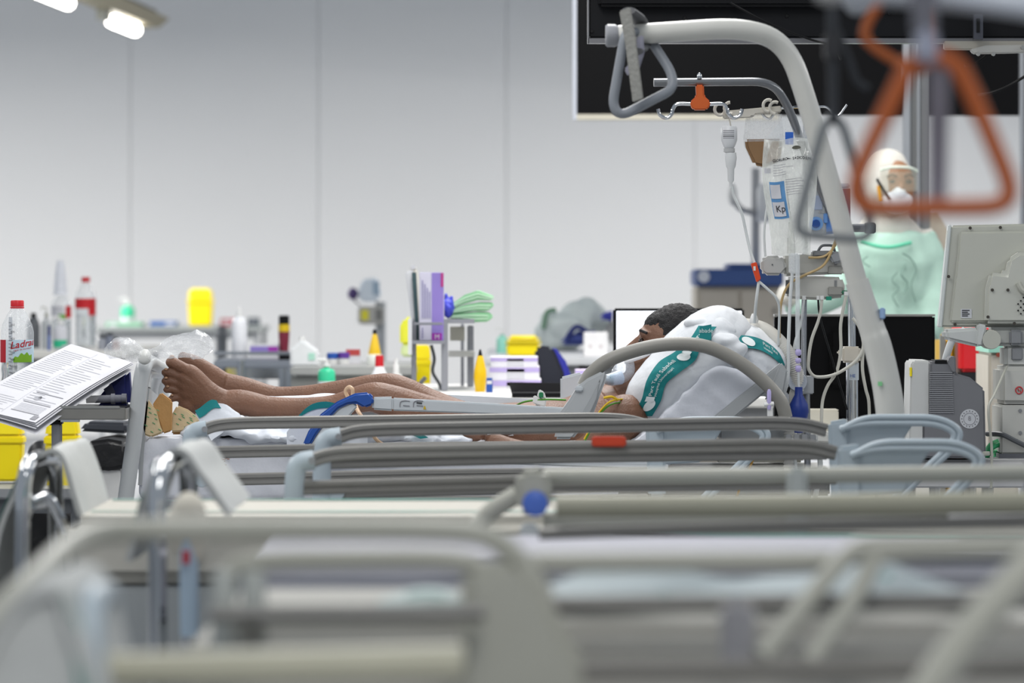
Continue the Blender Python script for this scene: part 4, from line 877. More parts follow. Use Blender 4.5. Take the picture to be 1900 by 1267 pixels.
G().ell(A(1256, 618, HD_), (r_(56), .083, r_(58)), R=Rh).ell(A(1230, 598, HD_), (r_(38), .06, r_(25)), R=Matrix.Rotation(math.radians(-20), 3, 'Y')).build('hair', hairm, pt, remesh=.006, smooth=2, disp=lambda c, n: c+n*.004*nz(c.x, c.y, c.z, 120))
for (tx, ty), rr in (((316, 665), 5), ((305, 688), 3.4), ((305, 704), 3.2), ((308, 720), 3), ((316, 736), 3)):
    G().ell(A(tx+3, ty-3, LD-.028), (r_(rr), .004, r_(rr*.75)), 10, 6).build('toenail', M('toenail', '#a98467', .35), pt)
for k in range(150):
    u = random.random(); px = 430+280*u; y = (711+16*math.sin(math.pi*min(1, u*1.25))) if u < .8 else 712-8*(u-.8)*5
    q = A(px, y-2, FD+random.uniform(-.03, .0)); G_ = q+Vector((random.uniform(-.006, .01), random.uniform(-.004, .004), random.uniform(.005, .014)))
    if k == 0: hg = G()
    hg.add([q, q+Vector((.0007, 0, 0)), G_], [(0, 1, 2)])
hr = hg.build('leg_hair', hairm, pt); hr['kind'] = 'stuff'
G().poly([(898, 795), (950, 790), (958, 808), (900, 812)], 12.98, .03).build('diaper_edge', M('diaper_white', '#d8dade', .85, bump=.5, bscale=40), pt, bevel=.008)
# ------------------------------------------------------------------ pillows
class Pillow:
    def __init__(s, px, py, D, a, b, hy, ang, p=2.8, q=2.3):
        s.c = P(px, py, D); s.D = D; s.a = m_(a, D); s.b = m_(b, D); s.hy = hy; th = math.radians(ang); s.p = p; s.q = q
        s.A = Vector((math.cos(th), 0, math.sin(th))); s.B = Vector((-math.sin(th), 0, math.cos(th)))
    def w(s, p): return .011*nz(p.x, 0, p.z, 9)+.007*nz(p.x+p.z*.6, .5, (p.z-p.x)*.5, 26)+.003*nz(p.x, 1, p.z, 60)
    def mesh(s):
        sg = lambda w, e: math.copysign(abs(w)**e, w); g = G(); nu, nv = 110, 60; vs = []; e2 = 2/s.p; e1 = 2/s.q
        def fn(u, v):
            th = 2*math.pi*u; ph = math.pi*(v-.5)
            q = s.c+s.A*(s.a*sg(math.cos(ph), e1)*sg(math.cos(th), e2))+s.B*(s.b*sg(math.cos(ph), e1)*sg(math.sin(th), e2))+Vector((0, s.hy*sg(math.sin(ph), e1), 0))
            return q+Vector((0, -s.w(q), .7*s.w(q+Vector((.3, 0, .2)))*abs(math.cos(ph))))
        return g.grid(fn, nu, nv)
    def at(s, px, py, lift=.003):
        w0 = P(px, py, s.D)-s.c; u = w0.dot(s.A)/s.a; v = w0.dot(s.B)/s.b
        m = min(.985, (abs(u)**s.p+abs(v)**s.p)**(s.q/s.p)); d = s.hy*(1-m)**(1/s.q)
        D = s.D-d-lift; q = P(px, py, D); q.y -= s.w(q); return q
pil = M('white_pillowcase', '#d4d7db', .88, bump=.4, bscale=20)
def wrinkle(c, n): return c+n*(.010*nz(c.x, c.y*.5, c.z, 14)+.006*nz(c.x, c.y, c.z, 32))
def pillow(pl, label, px, py):
    t = thing('pillow', label, 'pillow', P(px, py, pl.D))
    pl.mesh().build('pillowcase', pil, t, sharp=180)
    return t
p1 = Pillow(1278, 683, 13.1, 140, 70, .22, 46)
t1 = pillow(p1, 'white pillow with slanting teal printed band under the head', 1230, 770)
L1 = [(1171, 772), (1190, 742), (1200, 705), (1222, 672), (1250, 654), (1276, 634), (1296, 604)]
R1_ = [(1210, 772), (1226, 744), (1236, 712), (1262, 690), (1290, 668), (1302, 640), (1330, 606)]
def bandfn(pl, L, R, lift):
    Ls = spl([Vector((x, y, 0)) for x, y in L], 6); Rs = spl([Vector((x, y, 0)) for x, y in R], 6); k = len(Ls)-1
    def fn(u, v):
        t = u*k; i = min(int(t), k-1); f = t-i; a = Ls[i].lerp(Ls[i+1], f); b = Rs[i].lerp(Rs[i+1], f); q = a.lerp(b, v); return pl.at(q.x, q.y, lift)
    return fn
b1 = bandfn(p1, L1, R1_, .009)
t1b = G().grid(b1, 70, 18).build('printed_band', teal, t1, sharp=180)
b1h = bandfn(p1, L1, R1_, .0118)
prw = M('band_white_print', '#dfe6e6', .8)
def onband(fn, u0, v0, len_u, len_v): return lambda x, y: fn(u0+x*len_u, v0-y*len_v)
text('Parc Taulí Sabadell', .0215, onband(b1h, .205, .46, 2.35, 11.5), 'lettering', prw, t1b)
text('Hospital Universitari', .0155, onband(b1h, .205, .70, 2.35, 11.5), 'lettering', prw, t1b)
def disc(fn, u0, v0, ru, rv, n=20): return G().add([fn(u0, v0)]+[fn(u0+ru*math.cos(i*2*math.pi/n), v0+rv*math.sin(i*2*math.pi/n)) for i in range(n)], [(0, 1+i, 1+(i+1) % n) for i in range(n)])
disc(b1h, .12, .55, .055, .26).build('logo_disc', prw, t1b)
G().grid(lambda u, v: b1h(.155+.045*u, .2+.45*v), 4, 4).build('logo_block', prw, t1b)
disc(b1h, .66, .5, .05, .26).build('logo_disc', prw, t1b); G().grid(lambda u, v: b1h(.70+.04*u, .25+.4*v), 4, 4).build('logo_block', prw, t1b)
text('Parc Taul', .0205, onband(b1h, .775, .46, 2.35, 11.), 'lettering', prw, t1b, bold=.0004)
text('Hospital Uni', .014, onband(b1h, .775, .70, 2.35, 11.), 'lettering', prw, t1b)
text('ell', .0205, onband(b1h, .005, .46, 2.35, 11.), 'lettering', prw, t1b)
p2_ = Pillow(1392, 668, 13.14, 84, 58, .21, -28)
t2 = pillow(p2_, 'second white pillow with curved teal band behind the first', 1400, 700)
L2 = [(1354, 622), (1378, 622), (1404, 626), (1428, 638), (1446, 655), (1456, 676)]
R2 = [(1376, 646), (1394, 646), (1412, 650), (1430, 660), (1444, 672), (1454, 684)]
b2 = bandfn(p2_, L2, R2, .016); b2h = bandfn(p2_, L2, R2, .019)
t2b = G().grid(b2, 50, 18).build('printed_band', teal, t2, sharp=180)
disc(b2h, .24, .45, .1, .36).build('logo_disc', prw, t2b)
text('Parc Taulí', .017, onband(b2h, .48, .40, 4.2, 22.), 'lettering', prw, t2b); text('Hospital', .012, onband(b2h, .48, .72, 4.2, 22.), 'lettering', prw, t2b)
t = thing('pillow_knot', 'bunched white pillowcase corner between the two teal bands', 'cloth', P(1340, 660, 12.85))
G().ell(P(1330, 612, 12.96), (r_(36), .05, r_(22))).ell(P(1346, 634, 12.9), (r_(28), .04, r_(16))).ell(P(1362, 650, 12.9), (r_(26), .04, r_(17))).ell(P(1316, 648, 12.9), (r_(18), .03, r_(12))).ell(P(1296, 600, 13.0), (r_(28), .06, r_(12))).build('cloth', pil, t, remesh=.006, smooth=4, disp=lambda c, n: c+n*(.008*nz(c.x, c.y, c.z, 30)))
G().grid(lambda u, v: P(1298+22*u, 606+28*v-4*u, 12.872-.01*v), 6, 6, .002).build('teal_tab', teal, t)
text('abade', .018, front(1297, 617, 12.862), 'lettering', prw, t)
# ------------------------------------------------------------------ breathing hose and mask
t = thing('breathing_hose', 'ribbed white breathing hose arching over the pillows', 'hose', P(1480, 760, 13.0))
pts = spl([P(1350, 604, 13.25), P(1385, 603, 13.18), P(1420, 612, 13.1), P(1452, 640, 13.02), P(1474, 678, 12.98), P(1480, 715, 13.0), P(1470, 760, 13.06), P(1466, 830, 13.06), P(1466, 905, 13.06)], 26)
G().tube(pts, [m_(13, 13) if i % 2 else m_(10.5, 13) for i in range(len(pts))], 14).build('hose', M('ribbed_hose', '#d6d4ce', .45), t, sharp=20)
G().lathe(P(1399, 600, 13.08), [(.012, 0), (.014, .01), (.006, .03)], 10).build('port', white, t)
t = thing('breathing_mask', 'clear breathing mask with teal connector over the chin of the patient', 'mask', P(1150, 700, 13.15))
G().ell(P(1158, 690, 13.18), (r_(22), .045, r_(32)), R=Rh).build('mask_shell', film('mask_film', '#dfe6ef', .5, .06), t)
G().tube([P(1150, 700, 13.12), P(1134, 704, 13.1), P(1122, 704, 13.1)], [r_(14), r_(12), r_(9)], 14).build('elbow', film('pale_blue_film', '#c4d4ea', .35), t)
G().lathe(P(1139, 703, 13.1), [(r_(10), 0), (r_(10), .012)], 16, (-1, 0, 0)).build('connector_ring', teal, t)
G().lathe(P(1132, 703, 13.1), [(r_(8.5), 0), (r_(8), .016), (r_(5), .02)], 16, (-1, 0, 0)).build('valve', M('olive_valve', '#a9a56a', .4), t)
for sy in (-.05, .05): G().tube(spl([P(1160, 672, 13.2+sy), P(1195, 660, 13.2+sy*1.6), P(1240, 640, 13.2+sy*1.75), P(1275, 640, 13.2+sy*1.2)], 5), .006, 8).build('strap', M('white_strap', '#dcdcde', .7), t)
t = thing('feeding_tubes', 'thin yellow and green lead wires running over the shoulder', 'wires', P(1110, 760, 12.92))
for k, (mm, dy) in enumerate(((M('yellow_wire', '#d9b414', .5), 0), (M('green_wire', '#4f8f2c', .5), 5))):
    G().tube(spl([P(1190, 742+dy, 13.03), P(1140, 742+dy*1.2, 12.92), P(1114, 762+dy, 12.905), P(1098, 790+dy, 12.9), P(1084, 815+dy, 12.9)], 5), .0028, 6).build('wire', mm, t)
G().tube(spl([P(1120, 738, 12.92), P(1135, 736, 12.92), P(1146, 742, 12.93)], 4), .0045, 6).build('wire_clip', M('yellow_wire', '#d9b414', .5), t)
t = thing('chest_tap', 'white three way tap with green cap on the belly of the patient', 'tap', P(998, 757, 13.05))
G().poly([(990, 733), (1014, 742), (1012, 756), (988, 748)], 13.03, .02).build('body', white, t, bevel=.003)
G().poly([(996, 736), (1000, 722), (1010, 727), (1014, 740)], 13.03, .02).build('wing', white, t, bevel=.003)
G().pbox(1000, 728, 1008, 738, 13.022, .02).build('green_cap', M('deep_green_cap', '#1f7a4c', .4), t, bevel=.002)
G().tube([P(998, 750, 13.04), P(995, 764, 13.06)], m_(4, 13), 8).build('stem', white, t)
G().tube(spl([P(958, 752, 13.1), P(975, 745, 13.05), P(1010, 741, 13.03), P(1050, 742, 13.05)]), .003, 6).build('green_line', M('green_wire', '#4f8f2c', .5), t)
t = thing('drain_tube', 'beige drain tube looped around the near knee', 'tube', P(670, 780, 12.95))
G().tube(spl([P(646, 738, 12.97), P(641, 726, 12.97), P(647, 718, 12.96), P(654, 722, 12.95), P(655, 735, 12.95), P(662, 758, 12.9), P(672, 775, 12.76), P(688, 800, 12.72), P(706, 822, 12.74), P(760, 850, 12.9), P(800, 870, 12.9)], 5), m_(3.6, 13), 8).build('tube', M('beige_tube', '#c8a888', .4), t)
G().pbox(682, 797, 692, 806, 12.715, .012).build('green_clip', M('deep_green_cap', '#1f7a4c', .4), t)
# ------------------------------------------------------------------ bag knotted to the footboard
t = thing('plastic_bag', 'clear crumpled plastic bag knotted over the white footboard tube', 'bag', P(270, 672, 12.75))
def crumple(a): return lambda c, n: c+n*(a*nz(c.x*.5, c.y, c.z, 30)+a*.35*nz(c.x*.35, c.y, c.z, 95))
G().tube(spl([P(272, 660, 12.74), P(300, 650, 12.72), P(330, 640, 12.72), P(362, 638, 12.72), P(384, 646, 12.72), P(390, 652, 12.72)], 8), [.012, .022, .033, .042, .03, .01], 20, flat=1.3).build('long_lobe', wrap, t, sharp=25, disp=crumple(.012))
G().tube(spl([P(266, 660, 12.74), P(250, 652, 12.74), P(232, 645, 12.74), P(214, 650, 12.74), P(200, 660, 12.74)], 8), [.012, .028, .034, .025, .012], 20, flat=1.3).build('short_lobe', wrap, t, sharp=25, disp=crumple(.016))
G().ell(P(269, 662, 12.735), (.02, .022, .022)).build('knot', M('knot_plastic', '#d6d6d2', .35), t, disp=crumple(.006))
# ------------------------------------------------------------------ overbed table, papers and near bottle
OD = 12.62
ot = thing('overbed_table', 'steel edged overbed table with black mat at the left edge', 'table', (P(60, 0, 12.9).x, 12.9, 0))
zt = P(0, 758, OD).z
G().box((P(-150, 0, OD).x, OD, zt-.004), (P(232, 0, OD).x, OD+.45, zt)).build('tabletop', M('black_mat', '#141416', .5), ot)
G().pbox(-150, 757, 233, 779, OD-.01, .02).build('front_edge', M('edge_steel', '#8f8d88', .35, metal=.7), ot, bevel=.003)
G().pbox(-150, 753, 222, 758, OD-.012, .012).build('rim', steel, ot, bevel=.002)
G().box((P(228, 0, OD).x, OD, P(0, 779, OD).z), (P(233, 0, OD).x, OD+.45, zt)).build('side_edge', steel, ot)
G().pbox(88, 777, 115, 789, OD+.02, .05).build('clamp', black, ot, bevel=.004); G().pbox(108, 777, 146, 783, OD+.02, .04).build('slide_bar', chrome, ot)
a = P(96, 0, OD+.03); G().box((a.x, OD+.02, .1), (P(113, 0, OD+.03).x, OD+.07, P(0, 788, OD).z)).build('leg', M('grey_leg_profile', '#87898d', .4, metal=.4), ot, bevel=.003)
G().box((a.x-.02, OD-.02, .03), (a.x+.5, OD+.1, .09)).build('foot', midgrey, ot, bevel=.01)
def paperf(off, du=0., curl=0.):
    A0, B0 = (-70, 752), (66, 784); A1, B1 = (132, 638), (246, 672)
    def fn(u, v):
        x = (A0[0]*(1-u)+B0[0]*u)*(1-v)+(A1[0]*(1-u)+B1[0]*u)*v+du
        y = (A0[1]*(1-u)+B0[1]*u)*(1-v)+(A1[1]*(1-u)+B1[1]*u)*v
        y += -10*math.sin(math.pi*v)*.5+curl*(1-v)*u*u
        D = 12.50+.42*v+.10*(1-u)
        q = P(x, y, D); q.z -= off; return q
    return fn
pp = thing('paper_stack', 'stack of printed papers sloping over the overbed table', 'papers', P(90, 757, 12.75))
shs = [G().grid(paperf(.003*k+(.01 if k == 4 else 0), 2.0*(k % 3), 2*k), 12, 16, .0006).build('sheet', paper, pp) for k in range(5)]
pf = paperf(-.0012)
rows = 34
for i in range(rows):
    v0 = .06+.86*i/rows
    if 6 < i < 10 or i in (20,): continue
    L_ = random.uniform(.3, .42)
    G().grid(lambda u, v: pf(.06+L_*u, v0+.004*v), 6, 1).build('printed_row', M('light_print', '#b4b5bb', .8), shs[0])
for i in range(22):
    v0 = .22+.7*i/22; L_ = random.uniform(.15, .42)
    G().grid(lambda u, v: pf(.52+L_*u, v0+.005*v), 6, 1).build('printed_row', M('light_print', '#b4b5bb', .8), shs[0])
G().grid(lambda u, v: pf(.488+.003*u, .03+.94*v), 1, 14).build('fold_line', M('fold_grey', '#aeb0b8', .8), shs[0])
for v0 in (.08, .20, .33): G().grid(lambda u, v: pf(.55+.38*u, v0+.008*v), 6, 1).build('table_bar', greyink, shs[0])
for i in range(6): G().grid(lambda u, v: pf(.56+.36*u, .10+.015*i+.003*v), 6, 1).build('table_line', M('fold_grey', '#aeb0b8', .8), shs[0])
G().add([pf(.66, .27)]+[pf(.66+.045*math.cos(i*.3142), .27+.028*math.sin(i*.3142)) for i in range(20)], [(0, 1+i, 1+(i+1) % 20) for i in range(20)]).build('pie_chart', M('pie_grey', '#9b9ca2', .8), shs[0])
pf2 = paperf(-.0016); G().add([pf2(.66, .27)]+[pf2(.66+.045*math.cos(i*.3142), .27+.028*math.sin(i*.3142)) for i in range(5)], [(0, 1+i, 2+i) for i in range(4)]).build('pie_slice', M('pie_dark', '#55565c', .8), shs[0])
G().grid(lambda u, v: pf2(.89+.07*u, .02+.05*v), 2, 2).build('barcode_patch', greyink, shs[0])
t = thing('blue_pouch', 'dark blue pouch with clear syringe under the raised papers', 'pouch', P(205, 757, 12.9))
G().poly([(170, 756), (182, 738), (208, 706), (238, 682), (244, 756)], 12.92, .08).build('pouch', M('navy_pouch', '#20286e', .5), t, bevel=.015)
G().poly([(192, 722), (206, 712), (214, 728), (202, 742)], 12.915, .004).build('grey_window', M('smoke_window', '#4a4c66', .4), t)
G().tube([P(160, 741, 12.8), P(228, 739, 12.8)], m_(7, 12.8), 12).build('syringe_barrel', film('smoke_plastic', '#8f9098', .35), t)
G().lathe(P(206, 740, 12.8), [(m_(10, 12.8), 0), (m_(10, 12.8), .012)], 14, (1, 0, 0)).build('syringe_flange', film('smoke_plastic', '#8f9098', .35), t)
G().lathe(P(226, 739, 12.8), [(m_(9, 12.8), 0), (m_(9, 12.8), .014)], 14, (1, 0, 0)).build('plunger', M('plunger_grey', '#6e6f78', .4), t)
def lab_near(t, cyl, c, r, h):
    cyl(-1.45, -.62, .42, .63, M('label_red', '#b5202c', .5)); cyl(-.62, -.15, .42, .63, M('label_white', '#cdd6dc', .6)); cyl(-.15, 1.45, .42, .63, M('label_sky', '#c4dbe8', .6))
    def cy(u, v, rr=1.035): return c+Vector((r*rr*math.sin(u/r), -r*rr*math.cos(u/r), v))
    text('Ladrau', .0305, lambda u, v: cy(u-.016+.2*v, h*.545+v+.16*u), 'lettering', M('label_red', '#b5202c', .5), t, bold=.0004)
    text('aigua de muntanya', .008, lambda u, v: cy(u-.006, h*.523+v+.16*u), 'lettering', M('label_red', '#b5202c', .5), t)
    n = 16; base_ = [cy(-.006+.062*i/n, h*.422, 1.02) for i in range(n+1)]
    top = [cy(-.006+.062*i/n, h*(.455+.05*math.sin(i/n*2.6)+.012*math.sin(i*1.3)), 1.02) for i in range(n+1)]
    G().add(base_+top, [(i, i+1, n+2+i, n+1+i) for i in range(n)]).build('green_hill', M('hill_green', '#7fb42a', .6), t)
    ms = G().add([cy(-.022, h*.06, 1.04), cy(-.006, h*.06, 1.04), cy(-.010, h*.84, .96), cy(-.022, h*.84, .96)], [(0, 1, 2, 3)]).build('measuring_strip', M('strip_paper', '#c9cdd2', .6), t)
    for i in range(22):
        z = h*(.1+.72*i/22); k = min(1., 1.05-.1*(z/h)); G().add([cy(-.020, z, 1.055), cy(-.012 if i % 2 else -.009, z, 1.055), cy(-.012 if i % 2 else -.009, z+.0012, 1.055), cy(-.020, z+.0012, 1.055)], [(0, 1, 2, 3)]).build('scale_tick', ink, ms)
    for i in range(0, 11): text(str(50*(17-i)), .0085, lambda u, v, i=i: cy(u-.014, h*(.12+.064*i)+v, 1.06), 'scale_number', ink, ms)
water_bottle(32, 556, 756, 12.98, 31, 'clear water bottle with red cap, measuring strip and green label at the left edge', lab_near, full=.47)
# ------------------------------------------------------------------ bins under the table
sharps(-20, 46, 776, 892, 15.0, 'large yellow waste box at the left edge under the overbed table', name='clinical_waste_box')
sharps(84, 150, 770, 905, 14.9, 'yellow waste box behind the leg of the overbed table', name='clinical_waste_box')
tb, _z = table('low_bench', 'low grey bench carrying the yellow waste boxes', -60, 160, 907, 14.6, 15.4, midgrey, darkgrey)
for x0_, y0_, D_ in ((6, 846, 14.84), (112, 835, 14.72)):
    pass
t = thing('waste_bin', 'white waste bin lined with a black bag beside the footboard', 'bin', (P(190, 0, 14.4).x, 14.4, 0))
a = P(150, 0, 14.2); b = P(230, 0, 14.2)
G().box((a.x, 14.2, .02), (b.x, 14.6, P(0, 866, 14.2).z)).build('body', M('white_bin', '#c6c6c4', .5), t, bevel=.012)
G().poly([(146, 872), (147, 835), (158, 820), (200, 814), (234, 820), (236, 868), (200, 874), (160, 868)], 14.17, .45).build('black_bag', M('black_bag', '#101012', .4, bump=.5, bscale=30), t, bevel=.03, seg=3)
G().poly([(146, 800), (160, 782), (234, 784), (236, 805)], 14.4, .2).build('open_lid', M('lid_dark', '#3a3d44', .5), t, bevel=.01)
t = thing('dark_bag', 'black bag on the floor beyond the low bench', 'bag', (P(70, 0, 15.6).x, 15.6, 0))
G().ell((P(70, 0, 15.6).x, 15.7, .3), (.3, .2, .3)).build('bag', M('black_bag', '#101012', .4), t, disp=lambda c, n: c+n*.05*nz(c.x, c.y, c.z, 9))
G().ell((P(70, 0, 15.6).x, 15.7, .6), (.05, .05, .06)).build('tied_neck', M('black_bag', '#101012', .4), t)
# ================================================================== drip stand and pumps
ID = 13.0
iv = thing('drip_stand', 'chrome drip stand with wire hooks beside the head of the bed', 'stand', (P(1578, 0, ID+.15).x, ID+.15, 0))
SD = ID+.15; sx = P(1578, 0, SD).x
G().tube([P(1579, 470, SD), P(1581, 660, SD)], m_(7, SD), 14).build('upper_pole', chrome, iv)
G().tube([P(1581, 655, SD), (P(1583, 0, SD).x, SD, .1)], m_(11, SD), 16).build('lower_pole', chrome, iv)
G().pbox(1563, 643, 1597, 673, SD-.03, .06).build('clamp', M('clamp_cream', '#d6cfc2', .45), iv, bevel=.006)
G().pbox(1554, 650, 1566, 658, SD-.02, .025).build('clamp_screw', M('clamp_cream', '#d6cfc2', .45), iv, bevel=.004)
G().lathe(P(1582, 705, SD), [(m_(11.5, SD), 0), (m_(11.5, SD), m_(32, SD))], 18).build('pole_label', M('pole_label', '#c4ccd2', .5), iv)
text('HE', .014, front(1577, 700, SD-.022), 'lettering', bluep, iv)
for k in range(5):
    a = k*2*math.pi/5+.3; G().tube([(sx, SD, .12), (sx+.25*math.cos(a), SD+.25*math.sin(a), .07)], .014, 8).build('base_leg', chrome, iv)
    G().ell((sx+.25*math.cos(a), SD+.25*math.sin(a), .035), .035, 12, 8).build('castor', black, iv)
G().tube(fil([P(1408, 200, ID), P(1418, 217, ID), P(1428, 222, ID), P(1434, 214, ID), P(1442, 201, ID), P(1470, 199, ID), P(1500, 199, ID+.1), P(1531, 197, ID+.1), P(1540, 203, ID+.1), P(1550, 216, ID+.1), P(1557, 214, ID+.1), P(1571, 194, ID+.1)], .01, 4), m_(2.4, ID), 8).build('wire_hook', chrome, iv)
G().tube([P(1521, 199, ID+.1), P(1517, 218, ID+.1)], m_(1.8, ID), 8).build('wire_hook_prong', chrome, iv); G().tube([P(1471, 199, ID), P(1469, 220, ID)], m_(1.8, ID), 8).build('wire_hook_prong', chrome, iv)
G().tube(fil([P(1495, 199, ID+.05), P(1494, 300, ID+.2), P(1494, 470, ID+.1), P(1493, 470, ID+.1), P(1491, 700, ID+.05)], .05, 4), m_(5, ID), 12).build('hook_pole', M('satin_pole', '#9fa2a8', .25, metal=.8), iv)
G().pbox(1486, 698, 1510, 731, ID, .08).build('pole_bracket', M('bracket_grey', '#a4a7aa', .4), iv, bevel=.003)
G().tube([P(1497, 730, ID+.04), P(1499, 930, ID+.04)], m_(6, ID), 12).build('hook_pole_lower', M('satin_pole', '#9fa2a8', .25, metal=.8), iv)
G().lathe(P(1480, 708, ID-.02), [(m_(17, ID), 0), (m_(18, ID), .01), (m_(16, ID), .05)], 20, (0, 1, 0)).build('round_knob', M('knob_pale', '#b9bfc8', .4), iv)
G().pbox(1449, 729, 1464, 775, ID-.05, .05).build('holder', M('holder_white', '#ced0d2', .4), iv, bevel=.004)
for x in (1522, 1524): pass
t = thing('hook_rack', 'white plastic rack with curled hooks above the feed bag', 'hooks', P(1390, 210, ID))
rw = M('rack_white', '#c9c5bb', .45)
G().poly([(1340, 206), (1450, 196), (1450, 208), (1402, 212), (1398, 218), (1342, 221)], ID-.02, .02).build('plate', rw, t, bevel=.003)
for cx_, cy_, s_ in ((1336, 207, 1), (1354, 205, 1), (1426, 200, -1), (1438, 204, -1)):
    G().tube([P(cx_+10*math.cos(a), cy_-4+11*math.sin(a), ID-.03) for a in [(-.2+i*.42)*s_+ (math.pi if s_ > 0 else 0)*0 + (1.2 if s_ > 0 else -1.2) for i in range(10)]], m_(3, ID), 8).build('hook', rw, t)
G().tube([P(1353, 219, ID-.02), P(1356, 235, ID-.02)], m_(1.5, ID), 6).build('hanger_loop', rw, t)
# bottle with drip line
t = thing('infusion_bottle', 'upside down white infusion bottle with spiked drip line', 'bottle', P(1353, 300, ID))
Q = P(1353, 234, ID-.02); u_ = m_(1, ID)
G().lathe(Q, [(13*u_, 0), (15*u_, 3*u_), (15*u_, 26*u_), (10.5*u_, 38*u_), (8*u_, 41*u_)], 20, (0, 0, -1)).build('body', M('bottle_white', '#d4d6d8', .35), t)
G().lathe(Q-Vector((0, 0, 41*u_)), [(10.5*u_, 0), (10.5*u_, 7*u_), (8*u_, 8*u_)], 20, (0, 0, -1)).build('collar', lightgrey, t)
for k in range(5): G().grid(lambda a, b: Q+Vector((15.2*u_*math.sin(-.9+1.5*a), -15.2*u_*math.cos(-.9+1.5*a), -(8+3.4*k+1.4*b)*u_)), 8, 1).build('printed_line', ink if k == 3 else greyink, t)
Q2 = P(1356, 283, ID-.02)
G().lathe(Q2, [(10*u_, 0), (11*u_, 10*u_), (9*u_, 26*u_), (6.5*u_, 30*u_), (6*u_, 52*u_), (3*u_, 56*u_), (2.6*u_, 66*u_)], 16, (0, 0, -1)).build('drip_chamber', M('frosted_chamber', '#d9dbdb', .4), t)
G().tube(spl([P(1359, 346, ID-.02), P(1361, 362, ID-.02), P(1376, 395, ID-.02), P(1384, 430, ID-.02), P(1392, 465, ID-.03), P(1400, 488, ID-.04)], 5), m_(2.6, ID), 8).build('line', M('white_line', '#cdd0d0', .35), t)
G().poly([(1393, 489), (1404, 486), (1412, 518), (1404, 524)], ID-.06, .014).build('orange_clamp', M('clamp_orange', '#d9481c', .4), t, bevel=.002)
G().pbox(1398, 494, 1402, 502, ID-.062, .004).build('clamp_wheel', white, t)
G().tube(spl([P(1408, 522, ID-.05), P(1403, 560, ID-.05), P(1400, 598, ID)], 5), m_(2.8, ID), 8).build('lower_line', M('white_line', '#cdd0d0', .35), t)
G().tube(spl([P(1408, 522, ID-.05), P(1425, 537, ID-.05), P(1440, 552, ID-.05), P(1446, 575, ID-.03), P(1444, 640, ID)], 5), m_(2.4, ID), 8).build('side_line', M('white_line', '#cdd0d0', .35), t)
# feed bag
t = thing('feed_bag', 'clear feed bag half full of brown liquid', 'bag', P(1412, 312, ID))
G().poly([(1386, 207), (1450, 204), (1456, 262), (1450, 300), (1420, 312), (1398, 308), (1382, 272), (1380, 256)], ID-.02, .04).build('bag_film', film('feed_film', '#e3e5e6', .72, .08), t, bevel=.012)
G().poly([(1382, 258), (1452, 257), (1448, 298), (1420, 310), (1399, 306), (1384, 273)], ID-.0205, .03).build('brown_feed', M('brown_feed', '#8a6a48', .4), t, bevel=.008)
G().lathe(P(1424, 312, ID), [(m_(6, ID), 0), (m_(6, ID), .016)], 12, (0, 0, -1)).build('violet_port', M('violet_port', '#5a3da8', .4), t)
# saline bag
t = thing('saline_bag', 'large clear saline bag with printed text and blue label', 'bag', P(1462, 470, ID))
def bag(u, v): # u across, v down
    x = 1418+92*u+ (6*math.sin(v*5)*(1 if u > .5 else -1))+8*v*(1 if u < .5 else 0); y = 258+214*v+3*math.sin(u*7)
    return x, y
bf = lambda u, v: P(*bag(u, v), ID-.035-.03*math.sin(math.pi*u)**.7*math.sin(math.pi*(.08+.86*v))**.5+.005*nz(u*5, v*9, 2)+.005*nz(u*9, v*7, 6))
bb = lambda u, v: P(*bag(u, v), ID-.03+.03*math.sin(math.pi*u)**.7*math.sin(math.pi*(.08+.86*v))**.5)
sf = film('saline_film', '#eceee8', .55, .06)
G().grid(bf, 40, 60).build('front_film', sf, t, sharp=180); G().grid(bb, 12, 20).build('back_film', film('saline_back', '#eceee8', .5, .08), t, sharp=180)
G().poly([(1418, 262), (1440, 234), (1456, 216), (1475, 210), (1490, 222), (1504, 262)], ID-.032, .003).build('hanger_tab', film('tab_film', '#e8ecee', .75), t)
G().pbox(1457, 245, 1472, 268, ID-.036, .003).build('blue_tag', M('tag_blue', '#2a62c0', .5), t)
bl = lambda u, v: bf(u, v)+Vector((0, -.003, 0))
G().grid(lambda a, b: bl(.13+.3*a, .36+.32*b), 6, 8).build('drug_label', M('label_blue', '#5b8fc0', .6), t)
bl2 = lambda u, v: bf(u, v)+Vector((0, -.005, 0))
G().grid(lambda a, b: bl2(.14+.2*a, .385+.12*b), 5, 4).build('label_field', paper, t); G().grid(lambda a, b: bl2(.14+.24*a, .535+.125*b), 5, 4).build('label_field', paper, t)
text('Kp', .03, lambda u, v: bl2(.19+u*5.6, .62-v*2.7)+Vector((0, -.002, 0)), 'handwriting', ink, t)
text('CLORURO SÓDICO 0,9%', .0125, lambda u, v: bl2(.2+u*5.1, .185-v*2.6), 'lettering', ink, t, bold=.0004)
G().add([bl2(.62+.09*math.cos(i*.35), .085+.016*math.sin(i*.35)) for i in range(18)], [list(range(18))]).build('oval_mark', M('oval_print', '#4c4c42', .6), t)
for k in range(12):
    v0 = .215+.022*k if k < 5 else .24+.022*k; L_ = (.25, .3, .2, .28, .26)[k % 5]
    G().grid(lambda a, b: bl2((.22 if k < 5 else .45)+L_*a, v0+.004*b), 4, 1).build('printed_line', greyink, t)
G().lathe(P(1472, 470, ID-.04), [(m_(8, ID), 0), (m_(9, ID), .006), (m_(9, ID), .055), (m_(4, ID), .062)], 14, (0, 0, -1)).build('drip_chamber', clearer, t)
